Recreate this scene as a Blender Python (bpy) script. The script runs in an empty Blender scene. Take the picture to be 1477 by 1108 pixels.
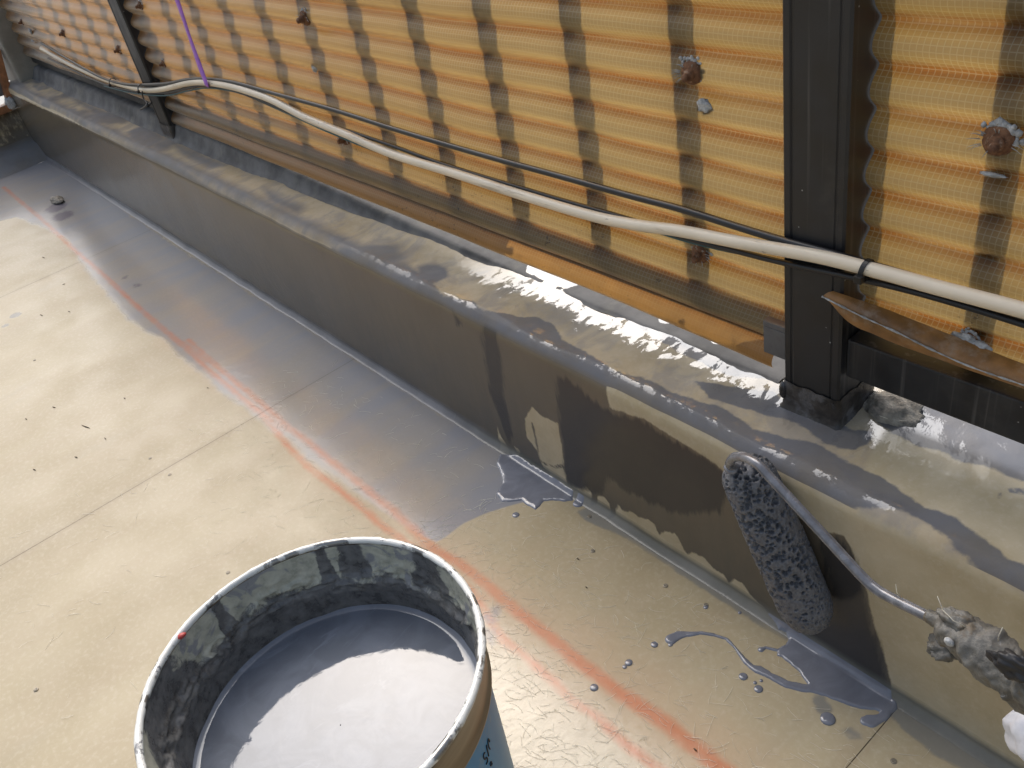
import bpy, math, random
import numpy as np
from mathutils import Matrix, Vector, kdtree

random.seed(7)
RNG = np.random.default_rng(11)
S = bpy.context.scene
COL = S.collection

# ------------------------------------------------------------------ camera
CAM_H = 0.76
AXR = np.array([0.63867698, 0.74748953, -0.18262288])     # camera right
AXD = np.array([0.35210182, -0.49492957, -0.79439853])    # camera down
AXF = np.array([-0.68419005, 0.44306221, -0.57929255])    # camera forward
FPX = 1287.46
cam_d = bpy.data.cameras.new('camera')
cam_d.sensor_fit = 'HORIZONTAL'
cam_d.sensor_width = 36.0
cam_d.lens = 36.0 * FPX / 1477.0
cam_d.clip_start = 0.02
cam_d.clip_end = 2000
cam = bpy.data.objects.new('camera', cam_d)
COL.objects.link(cam)
M = Matrix.Identity(4)
for i in range(3):
    M[i][0] = AXR[i]; M[i][1] = -AXD[i]; M[i][2] = -AXF[i]
M[2][3] = CAM_H
cam.matrix_world = M
S.camera = cam

# ------------------------------------------------------------------ light
SUN_EL, SUN_AZ = 47.0, 69.0        # azimuth measured from +Y towards -X
w = bpy.data.worlds.new('World'); S.world = w; w.use_nodes = True
wn = w.node_tree.nodes; wl = w.node_tree.links
bg = wn['Background']
sky = wn.new('ShaderNodeTexSky'); sky.sky_type = 'NISHITA'; sky.sun_disc = False
sky.sun_elevation = math.radians(SUN_EL)
sky.sun_rotation = math.radians(-SUN_AZ)
sky.air_density = 1.3; sky.dust_density = 5.0; sky.ozone_density = 1.5
hs = wn.new('ShaderNodeHueSaturation'); hs.inputs['Saturation'].default_value = .78
wl.new(sky.outputs[0], hs.inputs['Color']); wl.new(hs.outputs[0], bg.inputs[0]); bg.inputs[1].default_value = 0.15
sd = bpy.data.lights.new('sun', 'SUN'); sd.energy = 1.9; sd.angle = math.radians(56)
sd.color = (0.99, 0.99, 1.0)
sun = bpy.data.objects.new('sun', sd); COL.objects.link(sun)
e, a = math.radians(SUN_EL), math.radians(SUN_AZ)
SUNV = Vector((-math.sin(a) * math.cos(e), math.cos(a) * math.cos(e), math.sin(e)))
sun.rotation_euler = SUNV.to_track_quat('Z', 'Y').to_euler()
S.view_settings.view_transform = 'Standard'
S.view_settings.look = 'None'
S.view_settings.gamma = 1
S.view_settings.use_curve_mapping = False
S.view_settings.exposure = 0.2
S.render.engine = 'CYCLES'
S.cycles.use_denoising = True
S.cycles.max_bounces = 8
S.cycles.caustics_reflective = False
S.cycles.caustics_refractive = False

# ------------------------------------------------------------------ helpers
def P(x, y, z=None, Y=None, X=None):
    """the point of a real plane that stands at a photo position"""
    d = AXR * (x - 738.5) + AXD * (y - 554.0) + AXF * FPX
    o = np.array([0, 0, CAM_H])
    t = (z - CAM_H) / d[2] if z is not None else (Y / d[1] if Y is not None else X / d[0])
    return o + d * t

def pts(l, **k):
    return np.array([P(*q, **k) for q in l])

def hashv(i, j, k, seed):
    h = (i * 374761393 + j * 668265263 + k * 2147483647 + seed * 974711) & 0xffffffff
    h = ((h ^ (h >> 13)) * 1274126177) & 0xffffffff
    return ((h ^ (h >> 16)) & 0xffff) / 65535.0

def vnoise(p, scale=1.0, seed=0):
    p = np.asarray(p, float) * scale
    f = np.floor(p); t = p - f; t = t * t * (3 - 2 * t); f = f.astype(np.int64)
    r = 0
    for dx in (0, 1):
        for dy in (0, 1):
            for dz in (0, 1):
                wgt = (t[:, 0] if dx else 1 - t[:, 0]) * (t[:, 1] if dy else 1 - t[:, 1]) * (t[:, 2] if dz else 1 - t[:, 2])
                r = r + wgt * hashv(f[:, 0] + dx, f[:, 1] + dy, f[:, 2] + dz, seed)
    return r * 2 - 1

def fnoise(p, scale=1.0, seed=0, octv=3):
    r = 0; am = 1; tot = 0
    for o in range(octv):
        r = r + am * vnoise(p, scale * 2 ** o, seed + o * 17); tot += am; am *= .5
    return r / tot

def sdf_poly(q, poly):
    """signed distance, positive inside"""
    q = np.asarray(q)[:, :2]; poly = np.asarray(poly)[:, :2]
    dmin = np.full(len(q), 1e9); ins = np.zeros(len(q), bool)
    n = len(poly)
    for i in range(n):
        a_, b_ = poly[i], poly[(i + 1) % n]
        ab = b_ - a_
        t = np.clip(((q - a_) @ ab) / max(ab @ ab, 1e-12), 0, 1)
        d = np.hypot(*(q - a_ - t[:, None] * ab).T)
        dmin = np.minimum(dmin, d)
        c = ((a_[1] > q[:, 1]) != (b_[1] > q[:, 1]))
        with np.errstate(divide='ignore', invalid='ignore'):
            xi = (b_[0] - a_[0]) * (q[:, 1] - a_[1]) / (b_[1] - a_[1]) + a_[0]
        ins ^= c & (q[:, 0] < xi)
    return np.where(ins, dmin, -dmin)

def sdf_line(q, line, rad):
    """radius minus distance to a polyline; rad scalar or per vertex"""
    q = np.asarray(q)[:, :2]; line = np.asarray(line)[:, :2]
    rad = np.broadcast_to(np.asarray(rad, float), (len(line),))
    best = np.full(len(q), -1e9)
    for i in range(len(line) - 1):
        a_, b_ = line[i], line[i + 1]; ab = b_ - a_
        t = np.clip(((q - a_) @ ab) / max(ab @ ab, 1e-12), 0, 1)
        d = np.hypot(*(q - a_ - t[:, None] * ab).T)
        best = np.maximum(best, rad[i] * (1 - t) + rad[i + 1] * t - d)
    return best

def spline(p, n=8):
    p = np.asarray(p, float); out = []
    for i in range(len(p) - 1):
        p0 = p[max(i - 1, 0)]; p1 = p[i]; p2 = p[i + 1]; p3 = p[min(i + 2, len(p) - 1)]
        for k in range(n):
            t = k / n
            out.append(.5 * (2 * p1 + (p2 - p0) * t + (2 * p0 - 5 * p1 + 4 * p2 - p3) * t * t + (3 * p1 - p0 - 3 * p2 + p3) * t ** 3))
    out.append(p[-1])
    return np.array(out)

def wloc(o):
    v = Vector((0, 0, 0))
    while o is not None:
        v += o.location; o = o.parent
    return np.array(v)

def mesh(name, verts, faces, mat=None, parent=None, smooth=True, attrs=None, uv=None, origin=None):
    """one mesh object; verts in world space"""
    verts = np.asarray(verts, float)
    base = wloc(parent) if parent is not None else np.zeros(3)
    og = np.asarray(origin, float) if origin is not None else base
    v = verts - og
    me = bpy.data.meshes.new(name)
    me.from_pydata(v.tolist() if len(v) < 3000 else [], [], [] )
    me = bpy.data.meshes.new(name) if len(v) >= 3000 else me
    if isinstance(faces, np.ndarray):
        k = faces.shape[1]; nf = len(faces)
        me.clear_geometry()
        me.vertices.add(len(v)); me.vertices.foreach_set('co', v.astype(np.float32).ravel())
        me.loops.add(nf * k); me.loops.foreach_set('vertex_index', faces.astype(np.int32).ravel())
        me.polygons.add(nf)
        me.polygons.foreach_set('loop_start', np.arange(0, nf * k, k, dtype=np.int32))
        me.update(calc_edges=True)
    else:
        me.clear_geometry()
        me.from_pydata(v.tolist(), [], [list(map(int, f)) for f in faces])
    me.validate()
    if smooth:
        me.polygons.foreach_set('use_smooth', np.ones(len(me.polygons), bool))
    for n_, arr in (attrs or {}).items():
        at = me.attributes.new(n_, 'FLOAT', 'POINT'); at.data.foreach_set('value', np.asarray(arr, np.float32))
    if uv is not None:
        lay = me.uv_layers.new(name='UVMap')
        li = np.zeros(len(me.loops), np.int32); me.loops.foreach_get('vertex_index', li)
        lay.data.foreach_set('uv', np.asarray(uv, np.float32)[li].ravel())
    if mat is not None:
        me.materials.append(mat)
    o = bpy.data.objects.new(name, me); COL.objects.link(o)
    o.location = og - base
    if parent is not None: o.parent = parent
    return o

def tag(o, label=None, cat=None, group=None, kind=None):
    if label: o['label'] = label
    if cat: o['category'] = cat
    if group: o['group'] = group
    if kind: o['kind'] = kind
    return o

def thing(name, label, cat, loc, group=None):
    o = bpy.data.objects.new(name, None); COL.objects.link(o)
    o.empty_display_size = .02
    o.location = loc
    return tag(o, label, cat, group)

def gridf(nu, nv, wrap=False):
    """faces for verts indexed u*nv+v"""
    uu = np.arange(nu if wrap else nu - 1); vv = np.arange(nv - 1)
    U, V = np.meshgrid(uu, vv, indexing='ij')
    U2 = (U + 1) % nu
    return np.stack([U * nv + V, U2 * nv + V, U2 * nv + V + 1, U * nv + V + 1], -1).reshape(-1, 4)

def frames(p):
    p = np.asarray(p, float); t = np.gradient(p, axis=0); t /= np.linalg.norm(t, axis=1)[:, None] + 1e-12
    n = np.cross(t[0], [0, 0, 1.0])
    if np.linalg.norm(n) < 1e-3: n = np.cross(t[0], [0, 1.0, 0])
    n /= np.linalg.norm(n); N = []
    for k in range(len(p)):
        n = n - (n @ t[k]) * t[k]; n /= np.linalg.norm(n); N.append(n)
    N = np.array(N); return t, N, np.cross(t, N)

def tube_geo(p, r, seg=10, caps=True):
    p = np.asarray(p, float); t, N, B = frames(p); r = np.broadcast_to(np.asarray(r, float), (len(p),))
    th = np.arange(seg) * 2 * math.pi / seg
    v = p[:, None, :] + r[:, None, None] * (np.cos(th)[None, :, None] * N[:, None, :] + np.sin(th)[None, :, None] * B[:, None, :])
    v = v.reshape(-1, 3)
    f = []
    for i in range(len(p) - 1):
        for k in range(seg):
            k2 = (k + 1) % seg
            f.append((i * seg + k, i * seg + k2, (i + 1) * seg + k2, (i + 1) * seg + k))
    if caps:
        f.append(tuple(range(seg - 1, -1, -1))); f.append(tuple((len(p) - 1) * seg + k for k in range(seg)))
    return v, f

def tube(name, p, r, mat, parent=None, seg=10, **k):
    v, f = tube_geo(p, r, seg)
    return mesh(name, v, f, mat, parent, **k)

def join(geos):
    V, F, n = [], [], 0
    for v, f in geos:
        V.append(np.asarray(v)); F += [tuple(i + n for i in q) for q in f]; n += len(v)
    return np.vstack(V), F

def box_geo(x0, x1, y0, y1, z0, z1, b=0.0):
    """box with bevelled long edges (chamfer b on every edge)"""
    if b <= 0:
        v = [(x, y, z) for x in (x0, x1) for y in (y0, y1) for z in (z0, z1)]
        f = [(0, 1, 3, 2), (4, 6, 7, 5), (0, 4, 5, 1), (2, 3, 7, 6), (0, 2, 6, 4), (1, 5, 7, 3)]
        return np.array(v), f
    import bmesh
    bm = bmesh.new(); bmesh.ops.create_cube(bm, size=1)
    for q in bm.verts:
        q.co = ((x0 + x1) / 2 + q.co.x * (x1 - x0), (y0 + y1) / 2 + q.co.y * (y1 - y0), (z0 + z1) / 2 + q.co.z * (z1 - z0))
    bmesh.ops.bevel(bm, geom=bm.edges[:], offset=b, segments=2, affect='EDGES', profile=.6)
    bm.verts.index_update()
    v = np.array([q.co[:] for q in bm.verts]); f = [tuple(q.index for q in fc.verts) for fc in bm.faces]
    bm.free(); return v, f

def box(name, x0, x1, y0, y1, z0, z1, mat, parent=None, b=.0015, **k):
    v, f = box_geo(x0, x1, y0, y1, z0, z1, b)
    return mesh(name, v, f, mat, parent, smooth=False, **k)

def ico(sub=3):
    import bmesh
    bm = bmesh.new(); bmesh.ops.create_icosphere(bm, subdivisions=sub, radius=1)
    bm.verts.index_update()
    v = np.array([q.co[:] for q in bm.verts]); f = [tuple(q.index for q in fc.verts) for fc in bm.faces]
    bm.free(); return v, f

def lump_geo(c, rad, amp=.25, scale=2.0, seed=0, sub=3, flat=None):
    v, f = ico(sub); rad = np.broadcast_to(np.asarray(rad, float), (3,))
    v = v * (1 + amp * fnoise(v + seed * 3.1, scale, seed, 3))[:, None] * rad
    return v + np.asarray(c), f

def lathe_geo(prof, seg, c=(0, 0), closed=False):
    prof = np.asarray(prof, float); th = np.arange(seg) * 2 * math.pi / seg
    v = np.stack([c[0] + np.cos(th)[:, None] * prof[None, :, 0], c[1] + np.sin(th)[:, None] * prof[None, :, 0],
                  np.broadcast_to(prof[None, :, 1], (seg, len(prof)))], -1).reshape(-1, 3)
    return v, gridf(seg, len(prof), True)

# ------------------------------------------------------------------ material helper
class NT:
    def __init__(s, name):
        s.m = bpy.data.materials.new(name); s.m.use_nodes = True
        s.t = s.m.node_tree; s.n = s.t.nodes; s.l = s.t.links
        s.b = s.n['Principled BSDF']; s.out = s.n['Material Output']
    def put(s, sock, v):
        if isinstance(v, bpy.types.NodeSocket): s.l.new(v, sock)
        elif isinstance(v, (tuple, list)) and len(v) == 3 and sock.type == 'RGBA': sock.default_value = (*v, 1)
        else: sock.default_value = v
    def set(s, **k):
        for a_, v in k.items(): s.put(s.b.inputs[a_.replace('_', ' ')], v)
        return s
    def co(s, kind='Object'):
        return s.n.new('ShaderNodeTexCoord').outputs[kind]
    def mapv(s, v, scale=(1, 1, 1), loc=(0, 0, 0), rot=(0, 0, 0)):
        q = s.n.new('ShaderNodeMapping'); s.put(q.inputs[0], v)
        q.inputs['Scale'].default_value = scale; q.inputs['Location'].default_value = loc; q.inputs['Rotation'].default_value = rot
        return q.outputs[0]
    def noise(s, v, scale=5, detail=4, rough=.55, dist=0, col=False):
        q = s.n.new('ShaderNodeTexNoise'); s.put(q.inputs['Vector'], v)
        q.inputs['Scale'].default_value = scale; q.inputs['Detail'].default_value = detail
        q.inputs['Roughness'].default_value = rough; q.inputs['Distortion'].default_value = dist
        return q.outputs['Color' if col else 'Fac']
    def vor(s, v, scale=5, feature='F1', out='Distance', rnd=1):
        q = s.n.new('ShaderNodeTexVoronoi'); q.feature = feature; s.put(q.inputs['Vector'], v)
        q.inputs['Scale'].default_value = scale; q.inputs['Randomness'].default_value = rnd
        return q.outputs[out]
    def math(s, op, a_, b_=0.0, c_=0.0, clamp=False):
        q = s.n.new('ShaderNodeMath'); q.operation = op; q.use_clamp = clamp
        s.put(q.inputs[0], a_); s.put(q.inputs[1], b_); s.put(q.inputs[2], c_)
        return q.outputs[0]
    def add(s, a_, b_): return s.math('ADD', a_, b_)
    def mul(s, a_, b_, clamp=False): return s.math('MULTIPLY', a_, b_, clamp=clamp)
    def mx(s, a_, b_): return s.math('MAXIMUM', a_, b_)
    def inv(s, a_): return s.math('SUBTRACT', 1.0, a_, clamp=True)
    def step(s, x, lo, hi, o0=0.0, o1=1.0):
        q = s.n.new('ShaderNodeMapRange'); q.interpolation_type = 'SMOOTHSTEP'
        s.put(q.inputs[0], x); s.put(q.inputs[1], lo); s.put(q.inputs[2], hi); s.put(q.inputs[3], o0); s.put(q.inputs[4], o1)
        return q.outputs[0]
    def mix(s, f, a_, b_, typ='MIX'):
        q = s.n.new('ShaderNodeMix'); q.data_type = 'RGBA'; q.blend_type = typ
        s.put(q.inputs[0], f); s.put(q.inputs[6], a_); s.put(q.inputs[7], b_)
        return q.outputs[2]
    def attr(s, name):
        q = s.n.new('ShaderNodeAttribute'); q.attribute_name = name
        return q.outputs['Fac']
    def sep(s, v):
        q = s.n.new('ShaderNodeSeparateXYZ'); s.put(q.inputs[0], v); return q.outputs
    def bump(s, h, strength=.5, dist=.001, normal=None):
        q = s.n.new('ShaderNodeBump'); s.put(q.inputs['Height'], h)
        q.inputs['Strength'].default_value = strength; q.inputs['Distance'].default_value = dist
        if normal is not None: s.put(q.inputs['Normal'], normal)
        return q.outputs[0]

def simple(name, col, rough=.5, metal=0.0, var=.12, nscale=60, bump=.0, bscale=200, bdist=.0005, dirt=None, dirt_amt=.5, dscale=25):
    t = NT(name); c = t.co()
    n = t.noise(c, nscale, 5)
    dark = tuple(v * (1 - var * 1.6) for v in col); lite = tuple(min(1, v * (1 + var * 1.6)) for v in col)
    cc = t.mix(t.step(n, .3, .7), dark, lite)
    if dirt:
        cc = t.mix(t.step(t.noise(c, dscale, 6, .65), .5, .68, 0, dirt_amt), cc, dirt)
    t.set(Base_Color=cc, Metallic=metal, Roughness=t.step(n, .2, .8, max(rough - .1, .03), min(rough + .1, 1)))
    if bump: t.set(Normal=t.bump(t.noise(c, bscale, 4), bump, bdist))
    return t.m

# ------------------------------------------------------------------ materials
TAN = (.50, .415, .28)
GREY = (.155, .16, .185)

def mat_floor():
    t = NT('resin_floor'); c = t.co()
    # plywood grain under clear resin, running across the roof edge
    gr = t.noise(t.mapv(c, (26, 2.2, 1)), 1, 6, .6, .4)
    big = t.noise(t.mapv(c, (3.5, 1.6, 1)), 1.3, 4)
    fine = t.noise(c, 160, 4, .7)
    base = t.mix(t.step(big, .3, .7), (.36, .288, .172), (.455, .38, .245))
    base = t.mix(t.step(gr, .35, .75, 0, .6), base, (.40, .315, .20))
    base = t.mix(t.step(fine, .45, .75, 0, .28), base, (.62, .55, .42))
    base = t.mix(t.step(t.noise(t.mapv(c, (60, 5, 1), (3, 1, 0)), 1, 5, .7), .6, .8, 0, .35), base, (.36, .30, .21))
    # greasy grey smudges
    base = t.mix(t.step(t.noise(t.mapv(c, (5, 2, 1), (9, 2, 0)), 1.5, 5), .58, .8, 0, .3), base, (.33, .30, .25))
    # joint dust
    seam = t.attr('seam')
    base = t.mix(t.step(t.add(seam, t.mul(t.noise(c, 40, 4), .02)), .0, .028, .30, 0), base, (.24, .18, .11))
    # pink wash around the chalk lines
    wash = t.attr('wash')
    base = t.mix(t.mul(t.step(t.add(wash, t.mul(t.add(t.noise(c, 9, 4), -.5), .08)), -.03, .05), .5), base, (.50, .33, .20))
    # translucent grey wet coat
    wet = t.attr('wet'); wn_ = t.mul(t.add(t.noise(c, 16, 5, .6), -.5), .03)
    we = t.step(t.add(wet, t.mul(wn_, t.attr('soft'))), -.0015, t.add(.0015, t.mul(t.attr('soft'), .014)))
    st = t.noise(t.mapv(c, (9, 2.4, 1)), 1.6, 5, .6, .3)
    dens = t.add(t.step(st, .34, .72, .56, .84), t.attr('wetadd'))
    dens = t.math('MINIMUM', dens, .96)
    wcol = t.mix(dens, t.mix(.45, base, (.93, .87, .86), 'MULTIPLY'), (.262, .262, .278))
    base = t.mix(we, base, wcol)
    red = t.attr('red')
    rn = t.mul(t.add(t.noise(c, 45, 5, .65), -.5), .009)
    rr = t.step(t.add(red, rn), -.006, .005)
    rr = t.mul(rr, t.add(1.0, t.mul(we, -.25)))
    base = t.mix(t.mul(rr, t.step(t.noise(t.mapv(c, (14, 40, 1)), 1, 5, .7), .15, .55, .50, .85)), base, (.50, .15, .055))
    # grey paint stains and the painted foot of the curb
    g = t.attr('grey')
    ge = t.step(t.add(g, t.mul(t.add(t.noise(c, 60, 4), -.5), .008)), -.002, .003)
    base = t.mix(t.mul(ge, .8), base, (.215, .21, .19))
    sm = t.attr('smudge')
    base = t.mix(t.step(t.add(sm, t.mul(t.add(t.noise(c, 70, 5, .7), -.5), .03)), -.004, .012, 0, .75), base, (.13, .11, .14))
    rough = t.mix(t.step(t.noise(c, 12, 4), .3, .7), (.30, .30, .30), (.45, .45, .45))
    rough = t.mix(t.mx(we, ge), rough, (.16, .16, .16))
    glossy = t.attr('gloss')
    rough = t.mix(t.step(glossy, -.06, .05), rough, (.09, .09, .09))
    b1 = t.noise(t.mapv(c, (1, 1, 1)), 42, 5, .6, .6)
    b2 = t.noise(t.mapv(c, (1, .35, 1), rot=(0, 0, .6)), 210, 3, .6, 1.0)
    nb = t.bump(b1, .06, .003)
    nb = t.bump(b2, .16, .0006, nb)
    t.set(Base_Color=base, Roughness=rough, Normal=nb, Specular_IOR_Level=t.mix(t.mx(we, ge), (.30, .30, .30), (.28, .28, .28)))
    nb2 = t.bump(b1, .22, .004); nb2 = t.bump(b2, .30, .0007, nb2)
    t.set(Coat_Weight=t.step(glossy, -.06, .05, .0, .8), Coat_Roughness=.07, Coat_Normal=nb2)
    return t.m

def mat_curb():
    t = NT('resin_curb'); c = t.n.new('ShaderNodeNewGeometry').outputs['Position']
    xyz = t.sep(c)
    face = t.attr('face')                      # 1 on the upright face
    fresh = t.step(t.add(xyz[0], t.mul(t.add(t.noise(c, 6, 4), -.5), .5)), -1.15, -.75)      # freshly coated stretch
    rear = t.step(t.add(xyz[1], t.mul(t.add(t.noise(t.mapv(c, (30, 60, 1)), 1, 5, .65), -.5), .05)), .528, .548)
    n1 = t.noise(t.mapv(c, (1, 1, 1)), 14, 5, .6, .3)
    fine = t.noise(c, 170, 4, .7)
    base = t.mix(t.step(n1, .3, .7), (.44, .36, .225), (.54, .46, .32))
    base = t.mix(t.step(fine, .45, .75, 0, .3), base, (.62, .55, .43))
    base = t.mix(t.step(t.noise(c, 38, 5, .65, .8), .55, .75, 0, .35), base, (.37, .29, .18))
    # brushed translucent grey on the face
    br = t.noise(t.mapv(c, (70, 10, 12), rot=(0, .35, 0)), 1, 5, .65)
    fb = t.noise(c, 9, 4)
    z = xyz[2]
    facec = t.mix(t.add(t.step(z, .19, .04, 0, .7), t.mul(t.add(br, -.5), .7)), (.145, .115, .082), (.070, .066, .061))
    facec = t.mix(t.step(fb, .35, .7, 0, .55), facec, (.125, .105, .08))
    fp = t.attr('paint'); en = t.mul(t.add(t.noise(t.mapv(c, (1, 1, .5)), 70, 5, .65), -.5), .009)
    fe = t.step(t.add(fp, en), -.0012, .0015)
    col_f = t.mix(t.mul(fe, .93), base, facec)
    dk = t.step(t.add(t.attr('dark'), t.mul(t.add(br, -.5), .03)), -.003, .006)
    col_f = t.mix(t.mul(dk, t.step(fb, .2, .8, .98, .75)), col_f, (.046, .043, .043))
    # top: grey bands over tan
    tn = t.mul(t.add(t.noise(c, 55, 5, .6), -.5), .012)
    dryf = t.inv(fresh); te = t.step(t.add(fp, tn), t.add(-.0012, t.mul(dryf, -.012)), t.add(.0022, t.mul(dryf, .012)))
    wetc = t.mix(t.step(t.add(t.noise(t.mapv(c, (14, 9, 1)), 1.6, 8, .62, .8), t.mul(t.add(fine, -.5), .12)), .44, .62, .10, .55), t.mix(.55, base, (1.0, .93, .88), 'MULTIPLY'), (.235, .225, .22))
    drymask = t.attr('dry')
    col_t = t.mix(t.step(drymask, -.004, .004), wetc, base)
    col_t = t.mix(t.mul(te, t.step(n1, .3, .7, .78, .97)), col_t, t.mix(t.step(n1, .35, .65), t.mix(fresh, (.15, .15, .155), (.105, .108, .120)), t.mix(fresh, (.20, .20, .205), (.155, .158, .172))))
    # thicker fresh coat, cove and back
    col = t.mix(face, col_t, col_f)
    cove = t.attr('cove')
    col = t.mix(t.mul(cove, .9), col, t.mix(t.step(n1, .3, .7), t.mix(t.step(xyz[0], -.95, -.75), (.15, .145, .15), (.11, .11, .095)), t.mix(t.step(xyz[0], -.95, -.75), (.21, .205, .215), (.18, .175, .155))))
    rough = t.mix(t.mul(fe, face), (.28, .28, .28), (.16, .16, .16))
    rough_t = t.mix(t.step(drymask, -.004, .004), t.mix(fresh, (.5, .5, .5), (.44, .44, .44)), (.42, .42, .42))
    rough = t.mix(face, t.mix(te, rough_t, t.mix(fresh, (.52, .52, .52), (.42, .42, .42))), rough)
    rough = t.mix(cove, rough, t.mix(t.step(xyz[0], -.95, -.75), (.30, .30, .30), (.13, .13, .13)))
    b1 = t.noise(c, 30, 5, .6, 1.2)
    b2 = t.noise(t.mapv(c, (1.0, .5, 1)), 140, 4, .65, 1.5)
    nb = t.bump(b1, .05, .003)
    nb = t.bump(b2, .22, .0010, nb)
    br_b = t.bump(br, t.b.inputs['Roughness'].default_value * .4, .0006, nb)
    spec = t.mix(face, t.mix(fresh, (.03, .03, .03), (.08, .08, .08)), (.35, .35, .35))
    t.set(Base_Color=col, Roughness=rough, Normal=br_b, Specular_IOR_Level=spec)
    bead = t.mul(t.attr('bead'), t.step(t.add(t.noise(t.mapv(c, (60, 60, 60)), 1, 5, .65), t.mul(t.add(t.noise(c, 11, 2), -.5), .4)), .52, .545))
    fn = t.noise(t.mapv(c, (1, .55, 1), rot=(0, 0, .5)), 75, 6, .68, .5)
    film = t.step(t.add(t.add(fn, t.mul(t.add(t.noise(c, 11, 3), -.5), .5)), t.mul(t.add(xyz[1], -.553), 6.0)), .49, .51)
    cw = t.mul(fresh, t.mx(t.add(.02, t.mul(t.mul(film, t.step(xyz[0], -.98, -.72)), .98)), t.mul(bead, .6)))
    cw = t.mul(cw, t.add(t.mul(t.step(drymask, -.004, .004), -.8), 1.0))
    cw = t.mx(cw, t.mul(fresh, t.step(xyz[1], .575, .59)))
    cb = t.bump(t.noise(t.mapv(c, (1, .6, 1)), 60, 4, .6, .4), .30, .0018)
    t.set(Coat_Weight=t.mix(t.mx(face, cove), cw, (.0, .0, .0)), Coat_Roughness=.025, Coat_Normal=cb, Coat_IOR=1.9)
    return t.m

def mat_panel():
    t = NT('fibreglass_sheet'); uv = t.co('UV'); c = t.co()
    s = t.sep(uv)
    def lines(x, per, wd, ph=0.0):
        fr = t.math('FRACT', t.math('DIVIDE', t.add(x, ph), per))
        d = t.math('ABSOLUTE', t.add(fr, -.5))
        return t.step(d, .5 - wd, .5, 0, 1)
    wob = t.mul(t.add(t.noise(uv, 9, 3), -.5), .004)
    lx = lines(t.add(s[0], wob), .0046, .13)
    ly = lines(t.add(s[1], wob), .0046, .13, .001)
    ly2 = lines(t.add(s[1], t.mul(wob, .5)), .0011, .3)
    grid = t.mx(lx, ly)
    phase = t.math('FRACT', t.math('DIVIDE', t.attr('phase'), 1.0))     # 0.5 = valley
    val = t.step(t.math('ABSOLUTE', t.add(phase, -.5)), .30, .03)  # orange glow of backlight in the valleys, put into the colours
    crest = t.step(t.math('ABSOLUTE', t.add(phase, -.5)), .22, .5)  # grey sky sheen on the crests, put into the colours
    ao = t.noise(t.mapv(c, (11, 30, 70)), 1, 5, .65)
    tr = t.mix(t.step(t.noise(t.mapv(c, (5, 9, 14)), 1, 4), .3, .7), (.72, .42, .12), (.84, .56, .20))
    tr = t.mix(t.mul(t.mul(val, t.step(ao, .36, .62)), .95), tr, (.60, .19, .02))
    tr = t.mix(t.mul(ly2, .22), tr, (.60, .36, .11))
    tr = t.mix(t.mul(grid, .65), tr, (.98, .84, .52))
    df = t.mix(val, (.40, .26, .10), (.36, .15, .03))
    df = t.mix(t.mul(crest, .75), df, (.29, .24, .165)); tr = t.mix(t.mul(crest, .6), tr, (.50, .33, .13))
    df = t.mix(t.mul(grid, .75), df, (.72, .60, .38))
    dim_tint = t.attr('dim_tint'); tr = t.mix(dim_tint, tr, (.52, .23, .045)); df = t.mix(dim_tint, df, (.22, .115, .042))  # weaker backlight at far end and bottom rib, painted as browner resin
    # grime specks
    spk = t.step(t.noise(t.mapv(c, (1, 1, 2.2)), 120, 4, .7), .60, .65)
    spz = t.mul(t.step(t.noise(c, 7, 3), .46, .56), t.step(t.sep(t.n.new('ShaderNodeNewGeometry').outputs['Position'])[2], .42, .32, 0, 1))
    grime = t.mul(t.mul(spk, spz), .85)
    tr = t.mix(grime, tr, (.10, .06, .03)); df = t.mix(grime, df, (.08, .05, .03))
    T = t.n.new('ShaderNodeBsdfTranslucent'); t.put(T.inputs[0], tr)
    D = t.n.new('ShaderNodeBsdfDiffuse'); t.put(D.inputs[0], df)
    G = t.n.new('ShaderNodeBsdfGlossy'); G.inputs[1].default_value = .38; G.inputs[0].default_value = (1, .97, .92, 1)
    X = t.n.new('ShaderNodeBsdfRefraction'); t.put(X.inputs[0], t.mix(dim_tint, t.mix(t.mul(crest, .7), t.mix(val, (.72, .43, .11), (.44, .16, .02)), (.50, .33, .13)), (.52, .24, .05))); X.inputs['Roughness'].default_value = .22; X.inputs['IOR'].default_value = 1.10
    nb = t.bump(t.add(grid, t.mul(t.noise(uv, 260, 3), .8)), .18, .0004)
    for q in (T, D, G, X):
        t.l.new(nb, q.inputs['Normal'])
    def ms(f, a_, b_):
        q = t.n.new('ShaderNodeMixShader'); t.put(q.inputs[0], f); t.l.new(a_, q.inputs[1]); t.l.new(b_, q.inputs[2]); return q.outputs[0]
    sh = ms(.40, T.outputs[0], D.outputs[0])
    sh = ms(.46, sh, X.outputs[0])
    fr = t.n.new('ShaderNodeFresnel'); fr.inputs[0].default_value = 1.40; t.l.new(nb, fr.inputs['Normal'])
    sh = ms(fr.outputs[0], sh, G.outputs[0])
    t.l.new(sh, t.out.inputs[0])
    return t.m

def mat_wetpaint(name, col=(.165, .17, .195), rough=.06, bumpy=.15, streak=True):
    t = NT(name); c = t.co()
    n = t.noise(c, 22, 4, .6, 1.5)
    cc = t.mix(t.step(n, .35, .7), col, tuple(v * 1.28 for v in col))
    if streak:
        st = t.noise(t.mapv(c, (30, 9, 1), rot=(0, 0, .7)), 1, 5, .7, 1.8)
        cc = t.mix(t.step(st, .56, .70, 0, .5), cc, tuple(v * 1.75 for v in col))
    nb = t.bump(t.noise(c, 35, 4, .55, .8), bumpy, .002)
    t.set(Base_Color=cc, Roughness=rough, Normal=nb, Specular_IOR_Level=.5, Coat_Weight=.4, Coat_Roughness=.02, Coat_IOR=1.5)
    return t.m

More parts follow.
